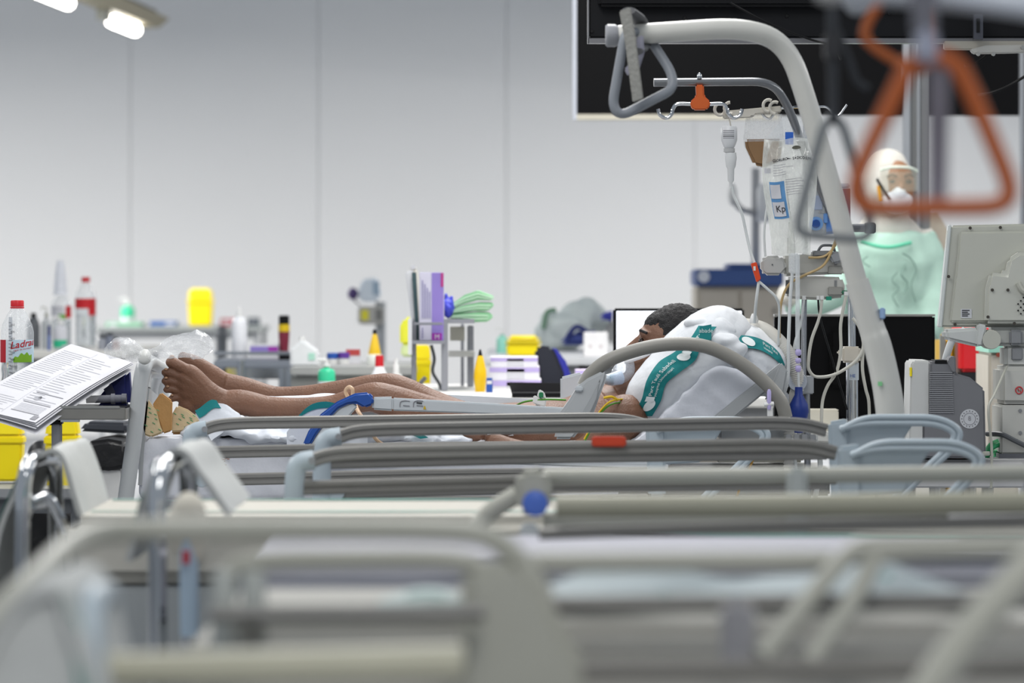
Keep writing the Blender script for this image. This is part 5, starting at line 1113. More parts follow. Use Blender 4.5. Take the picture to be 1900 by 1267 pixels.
G().tube(spl([P(1470, 508, ID-.04), P(1466, 560, ID-.05), P(1463, 640, ID-.06), P(1462, 700, ID-.06), P(1452, 740, ID-.06)], 5), m_(3.2, ID), 8).build('line', M('white_line', '#cdd0d0', .35), t)
G().tube(spl([P(1480, 472, ID-.05), P(1480, 560, ID-.05), P(1480, 648, ID-.06)], 4), m_(4.4, ID), 10).build('wide_line', clearer, t)
for y0_, y1_ in ((648, 660), (664, 674), (678, 690)): G().lathe(P(1481, y0_, ID-.06), [(m_(4, ID), 0), (m_(5.5, ID), m_(3, ID)), (m_(5.5, ID), m_(y1_-y0_-3, ID)), (m_(3, ID), m_(y1_-y0_, ID))], 12, (0, 0, -1)).build('lilac_connector', M('lilac_connector', '#b8aedc', .35), t)
G().tube([P(1481, 690, ID-.06), P(1482, 720, ID-.06)], m_(2.6, ID), 8).build('lower_line', M('white_line', '#cdd0d0', .35), t)
t = thing('squeeze_bulb', 'dark blue rubber squeeze bulb hanging from the drip stand', 'bulb', P(1483, 800, ID-.12))
G().lathe(P(1482, 718, ID-.12), [(m_(7, ID), 0), (m_(7.5, ID), m_(14, ID)), (m_(17, ID), m_(32, ID)), (m_(18.5, ID), m_(46, ID)), (m_(14, ID), m_(62, ID)), (m_(9, ID), m_(72, ID)), (m_(8, ID), m_(84, ID))], 22, (0, 0, -1)).build('bulb', M('bulb_blue', '#16307c', .45), t)
G().tube([P(1483, 800, ID-.12), P(1484, 806, ID-.12)], m_(3, ID), 8).build('tip', white, t)
t = thing('stopcock', 'small lilac stopcock beside the curved bed rail', 'tap', P(1427, 760, ID-.1))
G().lathe(P(1427, 722, 12.72), [(m_(2, ID), 0), (m_(4, ID), .008), (m_(4, ID), .05), (m_(3, ID), .06)], 10, (0, 0, -1)).build('body', M('lilac_connector', '#b8aedc', .35), t)
G().tube([P(1418, 751, 12.72), P(1436, 749, 12.72)], m_(4, ID), 8).build('wing', white, t)
G().pbox(1424, 756, 1434, 772, 12.72, .02).build('hub', white, t)
# infusion pump
t = thing('infusion_pump', 'grey infusion pump with small screen and blue dial', 'pump', P(1535, 438, ID+.1))
G().poly([(1506, 352), (1512, 346), (1528, 345), (1534, 360), (1534, 430), (1530, 438), (1512, 438), (1506, 430)], ID+.05, .1).build('front_case', M('pump_grey', '#bcc1c6', .42), t, bevel=.006)
G().poly([(1529, 352), (1558, 350), (1564, 380), (1560, 432), (1528, 436)], ID+.053, .12).build('blue_side', M('pump_blue', '#4a7cc4', .42), t, bevel=.008)
G().pbox(1508, 363, 1526, 389, ID+.047, .006).build('screen', M('pump_screen', '#b7c3dc', .25), t, bevel=.001)
G().lathe(P(1514, 415, ID+.048), [(m_(13, ID), 0), (m_(13, ID), .006)], 22, (0, -1, 0)).build('dial_ring', M('dial_light', '#7aa9e0', .4), t)
G().lathe(P(1514, 415, ID+.042), [(m_(8, ID), 0), (m_(7, ID), .008)], 22, (0, -1, 0)).build('dial', M('dial_blue', '#244f9c', .4), t)
for x, y in ((1521, 394), (1526, 394), (1526, 417), (1526, 428)): G().lathe(P(x, y, ID+.049), [(m_(2, ID), 0), (m_(2, ID), .002)], 10, (0, -1, 0)).build('button', lightgrey, t)
G().pbox(1528, 396, 1536, 414, ID+.046, .01).build('door_latch', M('latch_blue', '#6b9ad6', .4), t, bevel=.002)
G().pbox(1503, 340, 1577, 349, ID+.1, .05).build('carry_handle', M('pump_grey', '#bcc1c6', .42), t, bevel=.004)
t = thing('pole_clamp', 'dark pole clamp with round black knob behind the white lifting pole', 'clamp', P(1600, 430, SD))
G().tube([P(1572, 423, SD), P(1606, 423, SD)], m_(8, SD), 14).build('shaft', M('clamp_dark', '#5c5e62', .4, metal=.4), t)
G().lathe(P(1604, 423, SD), [(m_(9, SD), 0), (m_(10.5, SD), .006), (m_(10.5, SD), .028), (m_(8, SD), .034)], 18, (1, 0, 0)).build('knob', black, t)
t = thing('maroon_folder', 'narrow maroon folder standing behind the infusion pump', 'folder', P(1567, 430, SD+.25))
G().pbox(1557, 350, 1578, 432, SD+.25, .03).build('cover', M('maroon_cover', '#7a5560', .6), t); G().pbox(1558, 348, 1577, 351, SD+.252, .026).build('pages', paper, t)
pm = M('pump_white', '#b9b8b2', .42, var=.04)
for k, (pts, lb) in enumerate((([(1452, 475), (1500, 471), (1560, 474), (1568, 486), (1566, 508), (1455, 513)], 'upper of two stacked grey syringe pumps on the drip stand'),
                     ([(1462, 514), (1512, 512), (1562, 514), (1568, 530), (1566, 552), (1520, 557), (1460, 554)], 'lower of two stacked grey syringe pumps on the drip stand'))):
    t = thing('syringe_pump', lb, 'pump', P(1515, pts[-1][1], ID+.1))
    G().poly(pts, ID+.03, .12).build('case', pm, t, bevel=.008)
    y = pts[0][1]
    G().pbox(1536, y+18, 1564, y+34, ID+.024, .02).build('plunger_block', M('pump_mid', '#96958f', .45), t, bevel=.003)
    G().tube([P(1560, y+28, ID+.03), P(1572, y+29, ID+.03)], m_(4, ID), 8).build('syringe_tip', M('tip_green', '#2c6b50', .4) if k else cream, t)
    for i in range(5): G().pbox(1548, y+6+2.4*i, 1553, y+7.2+2.4*i, ID+.028, .003).build('vent_slot', midgrey, t)
    if k == 0:
        G().poly([(1412, 482), (1420, 475), (1448, 474), (1458, 484), (1460, 500), (1450, 511), (1420, 511), (1412, 503)], ID-.02, .06).build('end_cap', M('cap_grey', '#b4b4b1', .42), t, bevel=.008)
        G().lathe(P(1433, 491, ID-.022), [(m_(1.5, ID), 0), (m_(1.5, ID), .002)], 8, (0, -1, 0)).build('screw', darkgrey, t)
    else:
        G().pbox(1533, 550, 1543, 557, ID+.026, .01).build('green_light', M('teal_key', '#1f8a72', .4), t); G().pbox(1458, 520, 1464, 545, ID+.025, .01).build('side_key', darkgrey, t)
t = thing('rail_clamp', 'dark grey clamp with lever on top of the syringe pumps', 'clamp', P(1545, 490, ID))
G().pbox(1508, 465, 1548, 476, ID+.01, .08).build('bar', M('clamp_mid', '#7b7c7d', .4), t, bevel=.004)
G().tube(fil([P(1518, 466, ID+.02), P(1524, 455, ID+.02), P(1546, 455, ID+.02), P(1550, 470, ID+.02)], .01, 3), m_(2.5, ID), 8).build('lever', darkgrey, t)
G().poly([(1536, 472), (1550, 466), (1568, 468), (1570, 482), (1556, 488), (1546, 490)], ID, .06).build('jaw', M('jaw_grey', '#8b8d90', .4), t, bevel=.006)
for i, (pts, mm, rr, lb, nm) in enumerate((
  ([(1558, 440), (1545, 462), (1528, 476), (1500, 478)], M('amber_line', '#b49a6c', .4), 2.2, 'amber line leaving the infusion pump to the left', 'infusion_line'),
  ([(1552, 442), (1530, 490), (1490, 512), (1462, 530), (1448, 570), (1446, 630)], M('amber_line', '#b49a6c', .4), 2.4, 'long amber line crossing in front of the syringe pumps', 'infusion_line'),
  ([(1525, 556), (1520, 590), (1506, 630), (1500, 670), (1502, 688), (1515, 699), (1545, 696), (1575, 680), (1594, 662), (1602, 640), (1596, 610), (1582, 590)], M('ivory_cable', '#c8c6bc', .45), 3, 'ivory cable looping under the syringe pumps around the pole', 'monitor_cable'),
  ([(1570, 548), (1560, 600), (1560, 650), (1552, 690), (1536, 715), (1526, 745), (1524, 790)], M('ivory_cable', '#c8c6bc', .45), 3, 'ivory cable hanging down before the black screen', 'monitor_cable'),
  ([(1596, 570), (1603, 620), (1600, 680), (1606, 720), (1612, 745), (1613, 790)], M('ivory_cable', '#c8c6bc', .45), 3, 'ivory cable hanging between chrome pole and white lifting pole', 'monitor_cable'),
  ([(1518, 556), (1522, 590), (1545, 670), (1560, 720), (1572, 760)], black, 1.8, 'thin black cable trailing from the lower syringe pump', 'monitor_cable'),
  ([(1492, 556), (1486, 600), (1474, 640), (1474, 690)], M('white_line', '#cdd0d0', .35), 2.2, 'thin white line left of the satin pole', 'infusion_line'),
  ([(1432, 350), (1424, 380), (1418, 430), (1420, 476)], M('white_line', '#cdd0d0', .35), 2.2, 'thin white line dropping along the left of the saline bag', 'infusion_line'),
  ([(1470, 820), (1476, 860), (1480, 920)], M('pale_tubing', '#cfd2d0', .4), 3, 'pale tube hanging below the blue bulb', 'infusion_line'),
  ([(1512, 815), (1522, 860), (1512, 925)], M('pale_tubing', '#cfd2d0', .4), 5, 'pale strap hanging right of the blue bulb', 'strap'),
  ([(1405, 835), (1392, 865), (1375, 900), (1366, 925)], M('amber_line2', '#b48a3a', .4), 2.2, 'amber tube slanting down beside the bed head', 'infusion_line'))):
    t = thing(nm, lb, 'cable' if 'cable' in nm else 'tube', P(*pts[-1], ID))
    G().tube(spl([P(x, y, ID+.0+.004*j*(1 if j < 6 else 0)) for j, (x, y) in enumerate(pts)], 6), m_(rr, ID), 8).build('tube', mm, t)
    G().lathe(P(*pts[0], ID), [(m_(rr+1.2, ID), 0), (m_(rr+1.2, ID), .012)], 8, (0, 0, 1)).build('end_fitting', white, t)
# ================================================================== thin infusion bar with orange holder
t = thing('infusion_bar', 'bent grey metal bar with orange hook holder above the bed', 'bar', P(1572, 470, ID+.05))
G().tube(fil([P(1213, 153, ID-.1), P(1432, 151, ID-.08), P(1462, 195, ID-.04), P(1500, 300, ID), P(1545, 400, ID+.05), P(1578, 480, SD-.03)], .06, 6), m_(8, ID), 14).build('bar', M('grey_metal_bar', '#7c7e81', .3, metal=.7), t)
G().lathe(P(1298, 146, ID-.1), [(m_(4, ID), 0), (m_(5, ID), m_(4, ID)), (m_(4, ID), m_(9, ID)), (m_(2, ID), m_(11, ID))], 12).build('chrome_stud', chrome, t)
G().poly([(1291, 157), (1306, 157), (1307, 178), (1318, 188), (1318, 196), (1311, 204), (1287, 204), (1281, 196), (1281, 188), (1292, 178)], ID-.12, .035).build('orange_holder', orange, t, bevel=.004)
for s_ in (-1, 1):
    G().tube(spl([P(1299+s_*18, 193, ID-.1), P(1299+s_*42, 193, ID-.1), P(1299+s_*50, 202, ID-.1), P(1299+s_*53, 212, ID-.1), P(1299+s_*62, 219, ID-.1), P(1299+s_*74, 214, ID-.1), P(1299+s_*78, 202, ID-.1)], 5), m_(3.6, ID), 10).build('hook', chrome, t)
# ================================================================== empty beds in front
SECT = [(-.011, -.013), (-.011, -.004), (-.007, -.002), (-.007, .002), (-.011, .004), (-.011, .013), (-.007, .017), (.007, .017), (.011, .013), (.011, -.013), (.007, -.017), (-.007, -.017)]
def side_rail(bed, xl, yl, Dl, xr, yr, Dr, n, mp, mr, gap=.077, post=150):
    """one long folding side rail: plastic foot post, n grooved bars, bent top bar"""
    def at(t, dy=0.): 
        D = Dl+(Dr-Dl)*t; return P(xl+(xr-xl)*t, yl+(yr-yl)*t, D)-Vector((0, 0, dy))
    k = F/Dl/718
    G().tube(fil([P(xl-2*k, yl+post*k, Dl), P(xl, yl+40*k, Dl), P(xl+6*k, yl+14*k, Dl), P(xl+34*k, yl+10*k, Dl)], .06, 6), m_(17*k, Dl), 14).build('rail_post', mp, bed)
    G().lathe(P(xl+30*k, yl+11*k, Dl-.028), [(m_(6*k, Dl), 0), (m_(6*k, Dl), .006)], 12, (0, -1, 0)).build('rivet', midgrey, bed)
    for i in range(n):
        if i == 0:
            e = P(xl+26*k, yl+13*k, Dl); L = (at(1)-at(0)).length
            q = [e, at(.06, .004), at(.12), at(.9), at(.96, .006), at(1, .022)]
            G().tube(fil(q, .07, 4), .01, sect=SECT).build('rail_bar', mr, bed)
        else: G().tube([at(.01, gap*i+.004), at(.5, gap*i), at(1, gap*i+.004)], .01, sect=SECT).build('rail_bar', mr, bed)
    for i in (2,):
        if n > 2: G().lathe(at(.028, gap*i)+Vector((0, -.02, 0)), [(m_(16*k, Dl), 0), (m_(17*k, Dl), .006), (m_(14*k, Dl), .05)], 16, (0, 1, 0)).build('rail_joint', mp, bed)
def head_panel(bed, x, y, D, k, mp):
    """plastic head end of a rail: post, cut away panel, double tube loop with slanting stays"""
    f = lambda a, b: (x+(a-1545)*k, y+(b-774)*k)
    pp = lambda a, b, d=0.: P(*f(a, b), D+d)
    G().poly([f(1530, 785), (x+(1560-1545)*k, y+6*k), f(1570, 782), f(1570, 930), f(1536, 930)], D, .04).build('head_post', mp, bed, bevel=.008)
    G().poly([f(1566, 792), f(1600, 782), f(1692, 782), f(1640, 862), f(1566, 866)], D+.01, .02).build('head_panel', mp, bed, bevel=.004)
    for o in (0, 11):
        pts = [(1552, 800-o*.2), (1596, 776+o), (1735-o*.6, 776+o), (1778-o, 800+o*.4), (1768-o, 828), (1655-o, 932)]
        G().tube(fil([pp(a, b, -.012) for a, b in pts], .045, 6), m_(6.2*k, D), 10).build('head_tube', mp, bed)
def bed_base(bed, x0, x1, D0, D1, z0, z1, mm=None):
    G().box((x0, D0+.06, z0), (x1, D1-.06, z1)).build('frame', mm or M('bed_base_grey', '#9da1a2', .45), bed, bevel=.01)
    xm = (x0+x1)/2; ym = (D0+D1)/2
    G().box((x0+.2, D0+.15, .14), (x1-.2, D1-.15, .2)).build('undercarriage', midgrey, bed, bevel=.008)
    for s in (-.45, .45): G().box((xm+s-.05, ym-.08, .2), (xm+s+.05, ym+.08, z0)).build('lift_column', midgrey, bed)
    for x in (x0+.25, x1-.25):
        for y in (D0+.17, D1-.17): G().lathe((x-.02, y, .07), [(.066, 0), (.07, .005), (.07, .035), (.066, .04)], 16, (1, 0, 0)).tube([(x, y, .07), (x, y, .16)], .014, 8).build('castor', black, bed)
def matt(label, x0, x1, D0, D1, z0, z1, stripes=(), tilt=0., mat=None):
    t = thing('mattress', label, 'mattress', ((x0+x1)/2, (D0+D1)/2, z0))
    G().box((x0, D0, z0), (x1, D1, z1)).build('covered_pad', mat or sheetgrey, t, bevel=.03, seg=3)
    for (a, b, d0, d1) in stripes:
        G().grid(lambda u, v: Vector((a+(b-a)*u, d0+(d1-d0)*v+.006*nz(u*6, 1), z1+.001+.002*nz(u*5, v, 3)+.0015)), 12, 2).build('teal_stripe', teals, t)
    return t
# second bed (just before the patient)
b2d = thing('hospital_bed', 'empty bed with pale blue plastic rails right before the patient', 'bed', (.25, 11.6, 0))
side_rail(b2d, 352, 786, 12.02, 1200, 775, 12.36, 4, paleblue, alu)
head_panel(b2d, 1212, 776, 12.34, .93, paleblue)
side_rail(b2d, 598, 799, 10.98, 1532, 783, 11.3, 3, paleblue, alu)
head_panel(b2d, 1552, 772, 11.28, 1.0, paleblue)
bed_base(b2d, -.72, .95, 11.05, 12.15, .36, .5)
matt('low bare mattress of the empty bed with pale blue rails', -.7, .94, 11.2, 12.0, .505, .62)
# third bed
b3 = thing('hospital_bed', 'empty bed with pale blue plastic rails and chrome towel hung foot end', 'bed', (.2, 9.8, 0))
side_rail(b3, 546, 842, 10.2, 1550, 824, 10.46, 3, paleblue, alu)
G().pbox(1098, 810, 1162, 829, 10.325, .03).build('red_tape', M('red_tape', '#b8391c', .6), b3, bevel=.004)
head_panel(b3, 1572, 818, 10.44, 1.09, paleblue)
bed_base(b3, -.95, 1.3, 9.3, 10.3, .42, .58)
zm = P(0, 922, 10.2).z
matt('long mattress in cream sheet with thin teal stripes, beyond the chrome hoops', -.97, 1.25, 9.36, 10.15, .585, zm, [(-.93, 1.2, 10.02, 10.06), (-.93, 1.2, 9.52, 9.55)], mat=M('cream_sheet', '#b9b6ad', .9, bump=.3, bscale=20))
G().tube(fil([P(38, 1290, 9.35), P(43, 905, 9.35), P(52, 858, 9.36), P(72, 850, 9.5), P(96, 850, 9.9), P(104, 880, 9.95), P(104, 1200, 9.95)], .05, 6), m_(15, 9.35), 16).build('foot_hoop', chrome, b3)
G().tube([P(60, 935, 9.4), P(96, 935, 9.9)], .012, 10).build('hoop_crossbar', chrome, b3)
G().tube(fil([P(62, 930, 9.38), P(88, 918, 9.39), P(104, 945, 9.4), P(122, 985, 9.42)], .03, 4), .013, 10).build('chrome_bracket', chrome, b3)
# fourth bed
b4 = thing('hospital_bed', 'empty cream railed bed with blue release button', 'bed', (.5, 8.15, 0))
G().tube([P(1008, 884, 8.7), P(1450, 882, 8.72), P(2080, 876, 8.75)], .0165, 16).build('rail_bar', cream, b4)
G().tube([P(1008, 965, 8.7), P(1450, 962, 8.72), P(2080, 956, 8.75)], .0165, 16).build('rail_bar', cream, b4)
G().pbox(1460, 868, 1500, 1010, 8.68, .04).build('rail_post', M('post_pale', '#b4b8b4', .4), b4, bevel=.01)
G().poly([(955, 900), (962, 876), (985, 866), (1012, 872), (1024, 900), (1022, 950), (990, 962), (960, 950)], 8.62, .07).build('rail_hub', cream, b4, bevel=.012)
G().tube(fil([P(960, 918, 8.66), P(905, 950, 8.66), P(880, 985, 8.66), P(870, 1040, 8.66)], .05, 4), .019, 12).build('hub_arm', cream, b4)
G().lathe(P(993, 934, 8.62), [(m_(24, 8.62), 0), (m_(23, 8.62), .006), (m_(18, 8.62), .008)], 24, (0, -1, 0)).build('blue_button', M('button_blue', '#4a6cc0', .35), b4)
G().pbox(965, 972, 1000, 1010, 8.62, .05).build('hub_lock', M('lock_pale', '#bfc4c4', .3), b4, bevel=.006)
G().tube([P(1030, 940, 7.65), P(1450, 938, 7.65), P(2150, 930, 7.7)], .0205, 16).build('near_rail_bar', M('cream_olive_enamel', '#a7a593', .4), b4)
G().tube([P(1000, 990, 7.65), P(1450, 976, 7.65), P(2150, 962, 7.7)], .011, 12).build('near_rail_lower_bar', alu, b4)
bed_base(b4, -.5, 1.5, 7.65, 8.7, .42, .58)
G().tube(fil([P(293, 1290, 8.2), P(292, 910, 8.2), P(302, 862, 8.22), P(322, 852, 8.35), P(340, 846, 8.7), P(350, 880, 8.75), P(352, 1200, 8.75)], .05, 6), m_(17.5, 8.2), 16).build('foot_hoop', chrome, b4)
G().tube([P(310, 935, 8.25), P(345, 935, 8.7)], .012, 10).build('hoop_crossbar', chrome, b4)
matt('mattress in grey white sheet of the cream railed bed', -.5, 1.6, 7.82, 8.55, .585, .742, [(.2, 1.55, 8.46, 8.5)], mat=M('lavender_sheet', '#a8a8b0', .9, bump=.3, bscale=14))
t = thing('folded_sheet', 'white sheet with green edge at the head of the cream railed bed', 'sheet', P(1860, 960, 8.3))
G().grid(lambda u, v: P(1760+330*u, 950-8*math.sin(math.pi*u)+30*v, 8.5-.35*v), 16, 8, .006).build('cloth', sheetgrey, t); G().grid(lambda u, v: P(1775+300*u, 944-8*math.sin(math.pi*u)+5*v, 8.5-.05*v), 14, 2, .002).build('green_edge', teals, t)
# cloths draped over the chrome hoops
def drape(label, prof, D0, D1, stripes):
    pr = spl([Vector((x, y, 0)) for x, y in prof], 5); k = len(pr)-1
    def fn(u, v, lift=0.):
        t = u*k; i = min(int(t), k-1); q = pr[i].lerp(pr[i+1], t-i); D = D0+(D1-D0)*v
        w = P(q.x, q.y, D0); w.y = D; w += Vector((.008*nz(u*4, v*4, 1), 0, .006*nz(u*5, v*4, 7)-lift*0)); 
        return w+Vector((-lift, -lift*.3, lift))
    t = thing('towel', label, 'towel', P(prof[len(prof)//2][0], prof[-1][1], (D0+D1)/2))
    G().grid(fn, 40, 10, .012).build('cloth', M('thick_white_cotton', '#b6b8b6', .9, bump=.4, bscale=22), t)
    for u0, u1 in stripes: G().grid(lambda u, v: fn(u0+(u1-u0)*u, -.004+1.0*v, .003), 8, 10, .001).build('teal_stripe', teals, t)
    return t
drape('white towel with teal stripe over the left chrome hoop', [(-22, 1110), (-6, 990), (22, 915), (50, 862), (80, 838), (104, 832), (118, 846), (134, 890), (154, 955)], 9.44, 10.05, [(.14, .34)])
drape('white towel with teal stripe over the right chrome hoop', [(232, 1040), (256, 960), (270, 900), (292, 858), (322, 834), (352, 840), (378, 880), (406, 918), (430, 950)], 8.3, 8.9, [(.10, .2), (.32, .38)])
t = thing('walking_frame_bag', 'pale bundle of tubing hanging behind the right chrome hoop', 'bundle', P(350, 1080, 8.0))
G().ell(P(350, 960, 8.0), (.035, .04, .05)).ell(P(362, 1000, 8.0), (.03, .04, .06)).ell(P(335, 985, 8.0), (.03, .04, .05)).build('bundle', M('warm_white_cloth', '#c8c3b6', .85), t, remesh=.01, smooth=3)
G().tube([P(350, 1000, 7.98), P(352, 1180, 7.98)], .018, 10).build('hanging_tube', M('pale_tube_blue', '#a9bccc', .4), t)
G().pbox(338, 1022, 352, 1046, 7.93, .01).build('red_tag', M('tag_red', '#b23a44', .6), t)
# ================================================================== nearest bed
b5 = thing('hospital_bed', 'cream bed with looped side rails and heaped blanket near the camera', 'bed', (.2, 7.05, 0))
ND = 5.5
G().tube(fil([P(-60, 1190, ND-.5), P(60, 1075, ND-.4), P(150, 990, ND-.1), P(260, 982, ND), P(860, 982, ND), P(925, 1000, ND), P(985, 1062, ND), P(1010, 1110, ND)], .12, 8), .0150, 16).build('outer_loop', cream, b5)
G().tube(fil([P(405, 1110, ND), P(420, 1062, ND), P(470, 1040, ND), P(850, 1036, ND), P(900, 1060, ND)], .07, 6), .0138, 16).build('inner_loop', cream, b5)
G().poly([(858, 1048), (960, 1040), (1005, 1085), (1085, 1230), (1110, 1420), (840, 1420)], ND-.05, .05).build('rail_panel', cream, b5, bevel=.015)
G().tube([P(985, 1043, ND+.02), P(1545, 1040, ND+.02)], .0138, 16).build('rail_bar', cream, b5)
G().tube([P(1000, 1122, ND+.05), P(1900, 1114, ND+.05), P(2080, 1112, ND+.05)], .012, 12).build('lower_rail_bar', alu, b5)
for o in (0, 1):
    q = [P(1412+88*o, 1222+10*o, ND-.12), P(1510+85*o, 1100, ND-.05), P(1580+40*o, 1016+20*o, ND), P(1640, 1012+12*o, ND), P(2100, 1010, ND)]
    G().tube(fil(q, .08, 6), .0128, 14).build('head_loop', cream, b5)
b6 = thing('hospital_bed', 'nearest bed of which only the top rails show along the lower edge', 'bed', (.2, 5.9, 0))
G().tube(fil([P(1690, 1330, 4.7), P(1790, 1180, 4.7), P(1920, 1040, 4.7), P(2050, 930, 4.7)], .1, 5), .0205, 14).build('slanting_bar', cream, b6)
G().pbox(1340, 1106, 1402, 1250, ND-.1, .06).build('rail_hub', M('hub_grey', '#8e8e92', .45), b5, bevel=.015)
G().tube([P(390, 1140, 5.4), P(900, 1136, 5.4)], .011, 12).build('foot_rail_bar', alu, b5)
G().tube([P(180, 1245, 4.9), P(860, 1228, 4.9)], .0205, 14).build('near_rail_bar', M('cream_olive_enamel', '#a7a593', .4), b6)
G().tube([P(1080, 1245, 4.9), P(2100, 1240, 4.9)], .012, 14).build('near_rail_lower_bar', M('dark_rail', '#5f5d58', .5), b6)
for x in (415, 470): G().tube([P(x, 1060, 5.45), P(x, 1260, 5.45)], .016, 12).build('rail_stay', M('post_pale', '#b4b8b4', .4), b5)
G().pbox(440, 1150, 495, 1200, 5.42, .05).build('stay_lock', M('lock_grey', '#8e8c84', .4), b5, bevel=.01)
G().tube(fil([P(168, 1420, 4.8), P(165, 1150, 4.8), P(172, 1105, 4.85), P(200, 1100, 5.2), P(205, 1300, 5.2)], .05, 5), .016, 14).build('foot_hoop', paleblue, b6)
bed_base(b5, -.45, 1.05, 5.52, 6.35, .44, .63)
bed_base(b6, -.42, 1.0, 4.55, 5.15, .4, .58)
matt('low mattress of the nearest bed at the lower edge', -.4, .95, 4.6, 5.1, .585, .7)
matt('mattress in warm white sheet under the heaped blanket', -.42, 1.0, 5.62, 6.28, .635, .80, mat=M('warm_sheet', '#bcbab3', .9, bump=.3, bscale=14))
t = thing('loose_blanket', 'white blanket with teal bands heaped behind the slanting rail tubes', 'blanket', P(1400, 1110, 5.8))
def blk(u, v):
    px = 960+860*u; e = min(1, u*5, (1-u)*5)
    y = 1118-(48*e+14*math.sin(u*9)*e+10*nz(u*6, 3)*e)*(1-v)
    return P(px, y+3*nz(u*9, v*4, 2), 5.82-.10*v+.03*math.sin(u*14+v*2))
G().grid(blk, 60, 12, .01).build('cloth', M('cool_white_cotton', '#b9c3c5', .9, bump=.4, bscale=14), t)
for u0, u1, w0 in ((.06, .36, .95), (.42, .72, .97), (.74, .96, .62)):
    G().grid(lambda u, v: blk(u0+(u1-u0)*u, w0-.34*math.sin(math.pi*u)-.14*v)+Vector((0, -.012, .004)), 14, 2, .001).build('teal_band', teals, t)
t = thing('loose_pillow', 'pale pillow corner showing between the looped rails', 'pillow', P(790, 1125, 5.8))
G().ell(P(795, 1114, 5.82), (.05, .08, .018)).ell(P(760, 1120, 5.8), (.05, .07, .012)).build('pillowcase', M('mint_white', '#c3cecb', .9), t, remesh=.01, smooth=3)
G().grid(lambda u, v: P(755+70*u, 1104-5*math.sin(math.pi*u)+4*v, 5.74), 8, 2, .002).build('teal_edge', teals, t)
tw = drape('grey white towel with teal stripe over the nearest bed end', [(-70, 1420), (-40, 1230), (20, 1120), (80, 1088), (125, 1100), (150, 1170), (180, 1300), (196, 1420)], 4.72, 5.15, [(.58, .68), (.80, .92)])
G().poly([(-80, 1420), (-45, 1235), (15, 1126), (78, 1096), (120, 1108), (143, 1175), (165, 1300), (180, 1420)], 4.73, .012).build('front_fall', M('thick_white_cotton', '#b6b8b6', .9), tw, bevel=.003)
G().poly([(128, 1130), (146, 1150), (172, 1300), (186, 1420), (160, 1420), (150, 1300)], 4.722, .006).build('front_stripe', teals, tw)
# ================================================================== lifting poles and trapeze handles
PD = 11.52
lp_ = thing('lifting_pole', 'thick white lifting pole bent over the bed', 'pole', (P(1650, 0, PD).x, PD, .3))
polew = M('white_enamel_pole', '#c0c0bb', .3, var=.03)
G().tube(fil([P(1148, 66, PD-.1), P(1205, 62, PD-.1), P(1385, 50, PD-.05), P(1462, 84, PD), P(1500, 195, PD), P(1560, 410, PD), P(1600, 560, PD)], .11, 8), m_(19, PD), 18).build('upper_tube', polew, lp_)
zlow = P(1655, 790, PD)
G().tube(fil([P(1590, 522, PD), P(1612, 592, PD), P(1632, 650, PD), P(1650, 740, PD), P(1654, 800, PD), (zlow.x+.01, PD, .45)], .1, 6), [m_(22, PD), m_(26, PD), m_(27, PD), m_(26, PD)], 18).build('lower_tube', polew, lp_)
G().lathe(P(1148, 66, PD-.1), [(m_(17, PD), 0), (m_(21, PD), .01), (m_(21, PD), .03), (m_(18, PD), .035)], 18, (-1, 0, 0)).build('end_cap', M('cap_dark', '#8b8d92', .4), lp_)
G().pbox(1633, 571, 1643, 592, PD-.03, .03).build('blue_tab', M('tab_blue', '#8fa9cc', .4), lp_, bevel=.003)
G().pbox(1629, 708, 1637, 716, PD-.042, .004).build('green_sticker', M('sticker_green', '#7fc48a', .5), lp_)
th = thing('trapeze_handle', 'grey triangular trapeze handle with strap slung over the white pole end', 'handle', P(1190, 215, PD-.2))
gh = M('grey_handle', '#7b8087', .45)
tri = fil([P(1160, 60, PD-.18), P(1136, 196, PD-.18), P(1152, 216, PD-.18), P(1250, 165, PD-.12), P(1246, 134, PD-.1), P(1198, 60, PD-.06)], .03, 5, closed=True)
G().tube(tri, m_(9, PD), 12, closed=True).build('triangle', gh, th)
G().poly([(1149, 20), (1170, 13), (1180, 70), (1194, 184), (1174, 190), (1160, 80)], PD-.24, .012).build('strap', M('strap_grey', '#8c8c88', .8, bump=.4, bscale=90), th, bevel=.003)
G().tube(fil([P(1166, 20, PD-.2), P(1186, 34, PD-.1), P(1198, 62, PD+.02), P(1192, 90, PD-.1), P(1180, 96, PD-.2)], .03, 4), m_(7, PD), 10, flat=2).build('strap_loop', M('strap_dark', '#5a5b5e', .7), th)
G().poly([(1180, 70), (1194, 64), (1196, 98), (1186, 130), (1166, 142), (1158, 128), (1176, 110)], PD-.2, .02).build('buckle', M('buckle_lilac', '#8a8a98', .4), th, bevel=.004)
# middle pole, grey blurred handle
D7 = 7.3
lp2 = thing('lifting_pole', 'dark blurred lifting pole above the frame carrying the small grey handle', 'pole', (P(2150, 0, D7).x, D7, .3))
G().tube(fil([P(1500, -40, D7), P(1900, -46, D7), P(2080, 60, D7), P(2150, 500, D7), (P(2170, 0, D7).x, D7, .45)], .2, 6), .02, 12).build('tube', polew, lp2)
G().lathe(P(1500, -40, D7), [(.02, 0), (.022, .02), (.018, .03)], 12, (-1, 0, 0)).build('end_cap', darkgrey, lp2)
t = thing('trapeze_handle', 'blurred grey triangular handle hanging in front of the drip bags', 'handle', P(1546, 450, D7))
G().tube(fil([P(1530, 222, D7), P(1562, 222, D7), P(1618, 425, D7), P(1606, 444, D7), P(1490, 436, D7), P(1478, 418, D7)], .03, 5, closed=True), m_(9.5, D7), 12, closed=True).build('triangle', M('grey_handle2', '#878b8d', .5), t)
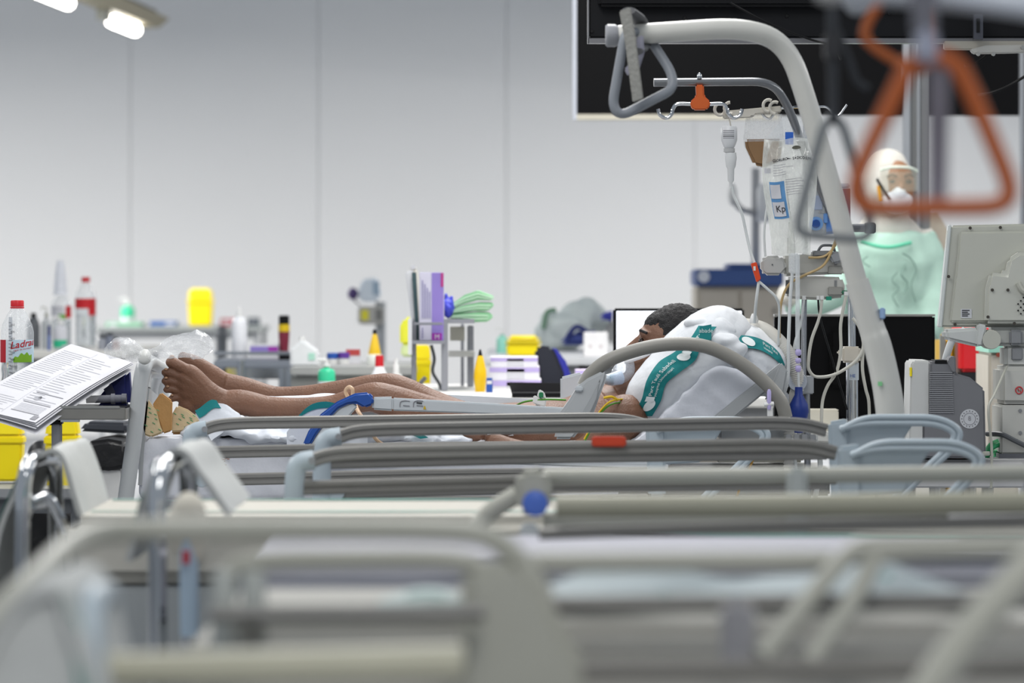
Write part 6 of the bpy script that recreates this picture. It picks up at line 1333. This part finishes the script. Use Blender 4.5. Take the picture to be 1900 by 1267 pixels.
G().poly([(1532, -60), (1558, -60), (1556, 230), (1538, 230)], D7-.01, .012).build('strap', M('strap_black', '#3c3e42', .8), t)
G().tube(spl([P(1546, 40, D7), P(1575, 110, D7), P(1590, 150, D7), P(1612, 165, D7)], 4), m_(7, D7), 8).build('strap_tail', M('strap_black', '#3c3e42', .8), t)
G().pbox(1530, 60, 1562, 112, D7-.02, .03).build('buckle', M('buckle_dark', '#2c2d31', .5), t, bevel=.005)
# foreground pole and orange handles
D5 = 5.35; D6 = 6.7
oh = M('orange_handle', '#a2501e', .5)
lp3 = thing('lifting_pole', 'pale lifting pole crossing the top right corner above the orange handles', 'pole', (P(2250, 0, D5).x, D5, .3))
G().tube(fil([P(1560, -24, D5+.1), P(1800, -10, D5), P(2000, 22, D5), P(2150, 150, D5), P(2230, 600, D5), (P(2250, 0, D5).x, D5, .45)], .2, 6), .0195, 14).build('tube', M('pale_pole', '#b9bfc9', .3), lp3)
G().lathe(P(1560, -24, D5+.1), [(.02, 0), (.021, .02), (.017, .03)], 12, (-1, 0, 0)).build('end_cap', lightgrey, lp3)
t = thing('trapeze_handle', 'large blurred orange triangular handle at the right', 'handle', P(1730, 400, D5))
G().tube(fil([P(1692, 108, D5), P(1768, 104, D5), P(1802, 170, D5), P(1878, 350, D5), P(1862, 384, D5), P(1606, 388, D5), P(1582, 356, D5), P(1600, 300, D5), P(1668, 160, D5)], .03, 5, closed=True), m_(17.5, D5), 14, closed=True).build('triangle', oh, t)
G().poly([(1690, -60), (1740, -60), (1738, 60), (1694, 60)], D5-.03, .014).build('strap', M('strap_mid', '#5f6068', .8), t)
G().poly([(1700, 50), (1740, 50), (1742, 118), (1702, 118)], D5-.05, .04).build('buckle', M('buckle_blue', '#8e93a4', .45), t, bevel=.008)
G().poly([(1724, 120), (1762, 120), (1758, 400), (1722, 400)], D5+.12, .012).build('strap_tail', M('strap_violet', '#7c7a84', .8), t)
t = thing('trapeze_handle', 'second orange handle further back, only its bent lower corner in view', 'handle', P(1650, 130, D6))
G().tube(fil([P(1700, -120, D6), P(1655, -30, D6), P(1600, 55, D6), P(1612, 84, D6), P(1705, 138, D6), P(1732, 112, D6), P(1728, -120, D6)], .035, 6, closed=True), m_(9.5, D6), 12, closed=True).build('triangle', M('orange_handle2', '#a8541c', .45), t)
G().poly([(1722, -110), (1742, -110), (1742, -240), (1722, -240)], D6, .01).build('strap', M('strap_mid', '#5f6068', .8), t)
lp4 = thing('lifting_pole', 'lifting pole of the second orange handle, its pale end at the top of the picture', 'pole', (P(2200, 0, D6).x, D6, .3))
G().tube(fil([P(1590, 4, D6+.35), P(1700, -40, D6+.2), P(1980, -160, D6), P(2160, 100, D6), (P(2190, 0, D6).x, D6, .45)], .2, 6), .019, 12).build('tube', M('pale_pole', '#b9bfc9', .3), lp4)
G().ell(P(1590, 4, D6+.35), .022).build('end_knob', M('knob_grey_pale', '#a9adb3', .4), lp4)

for o in PENDING: COL.objects.link(o)
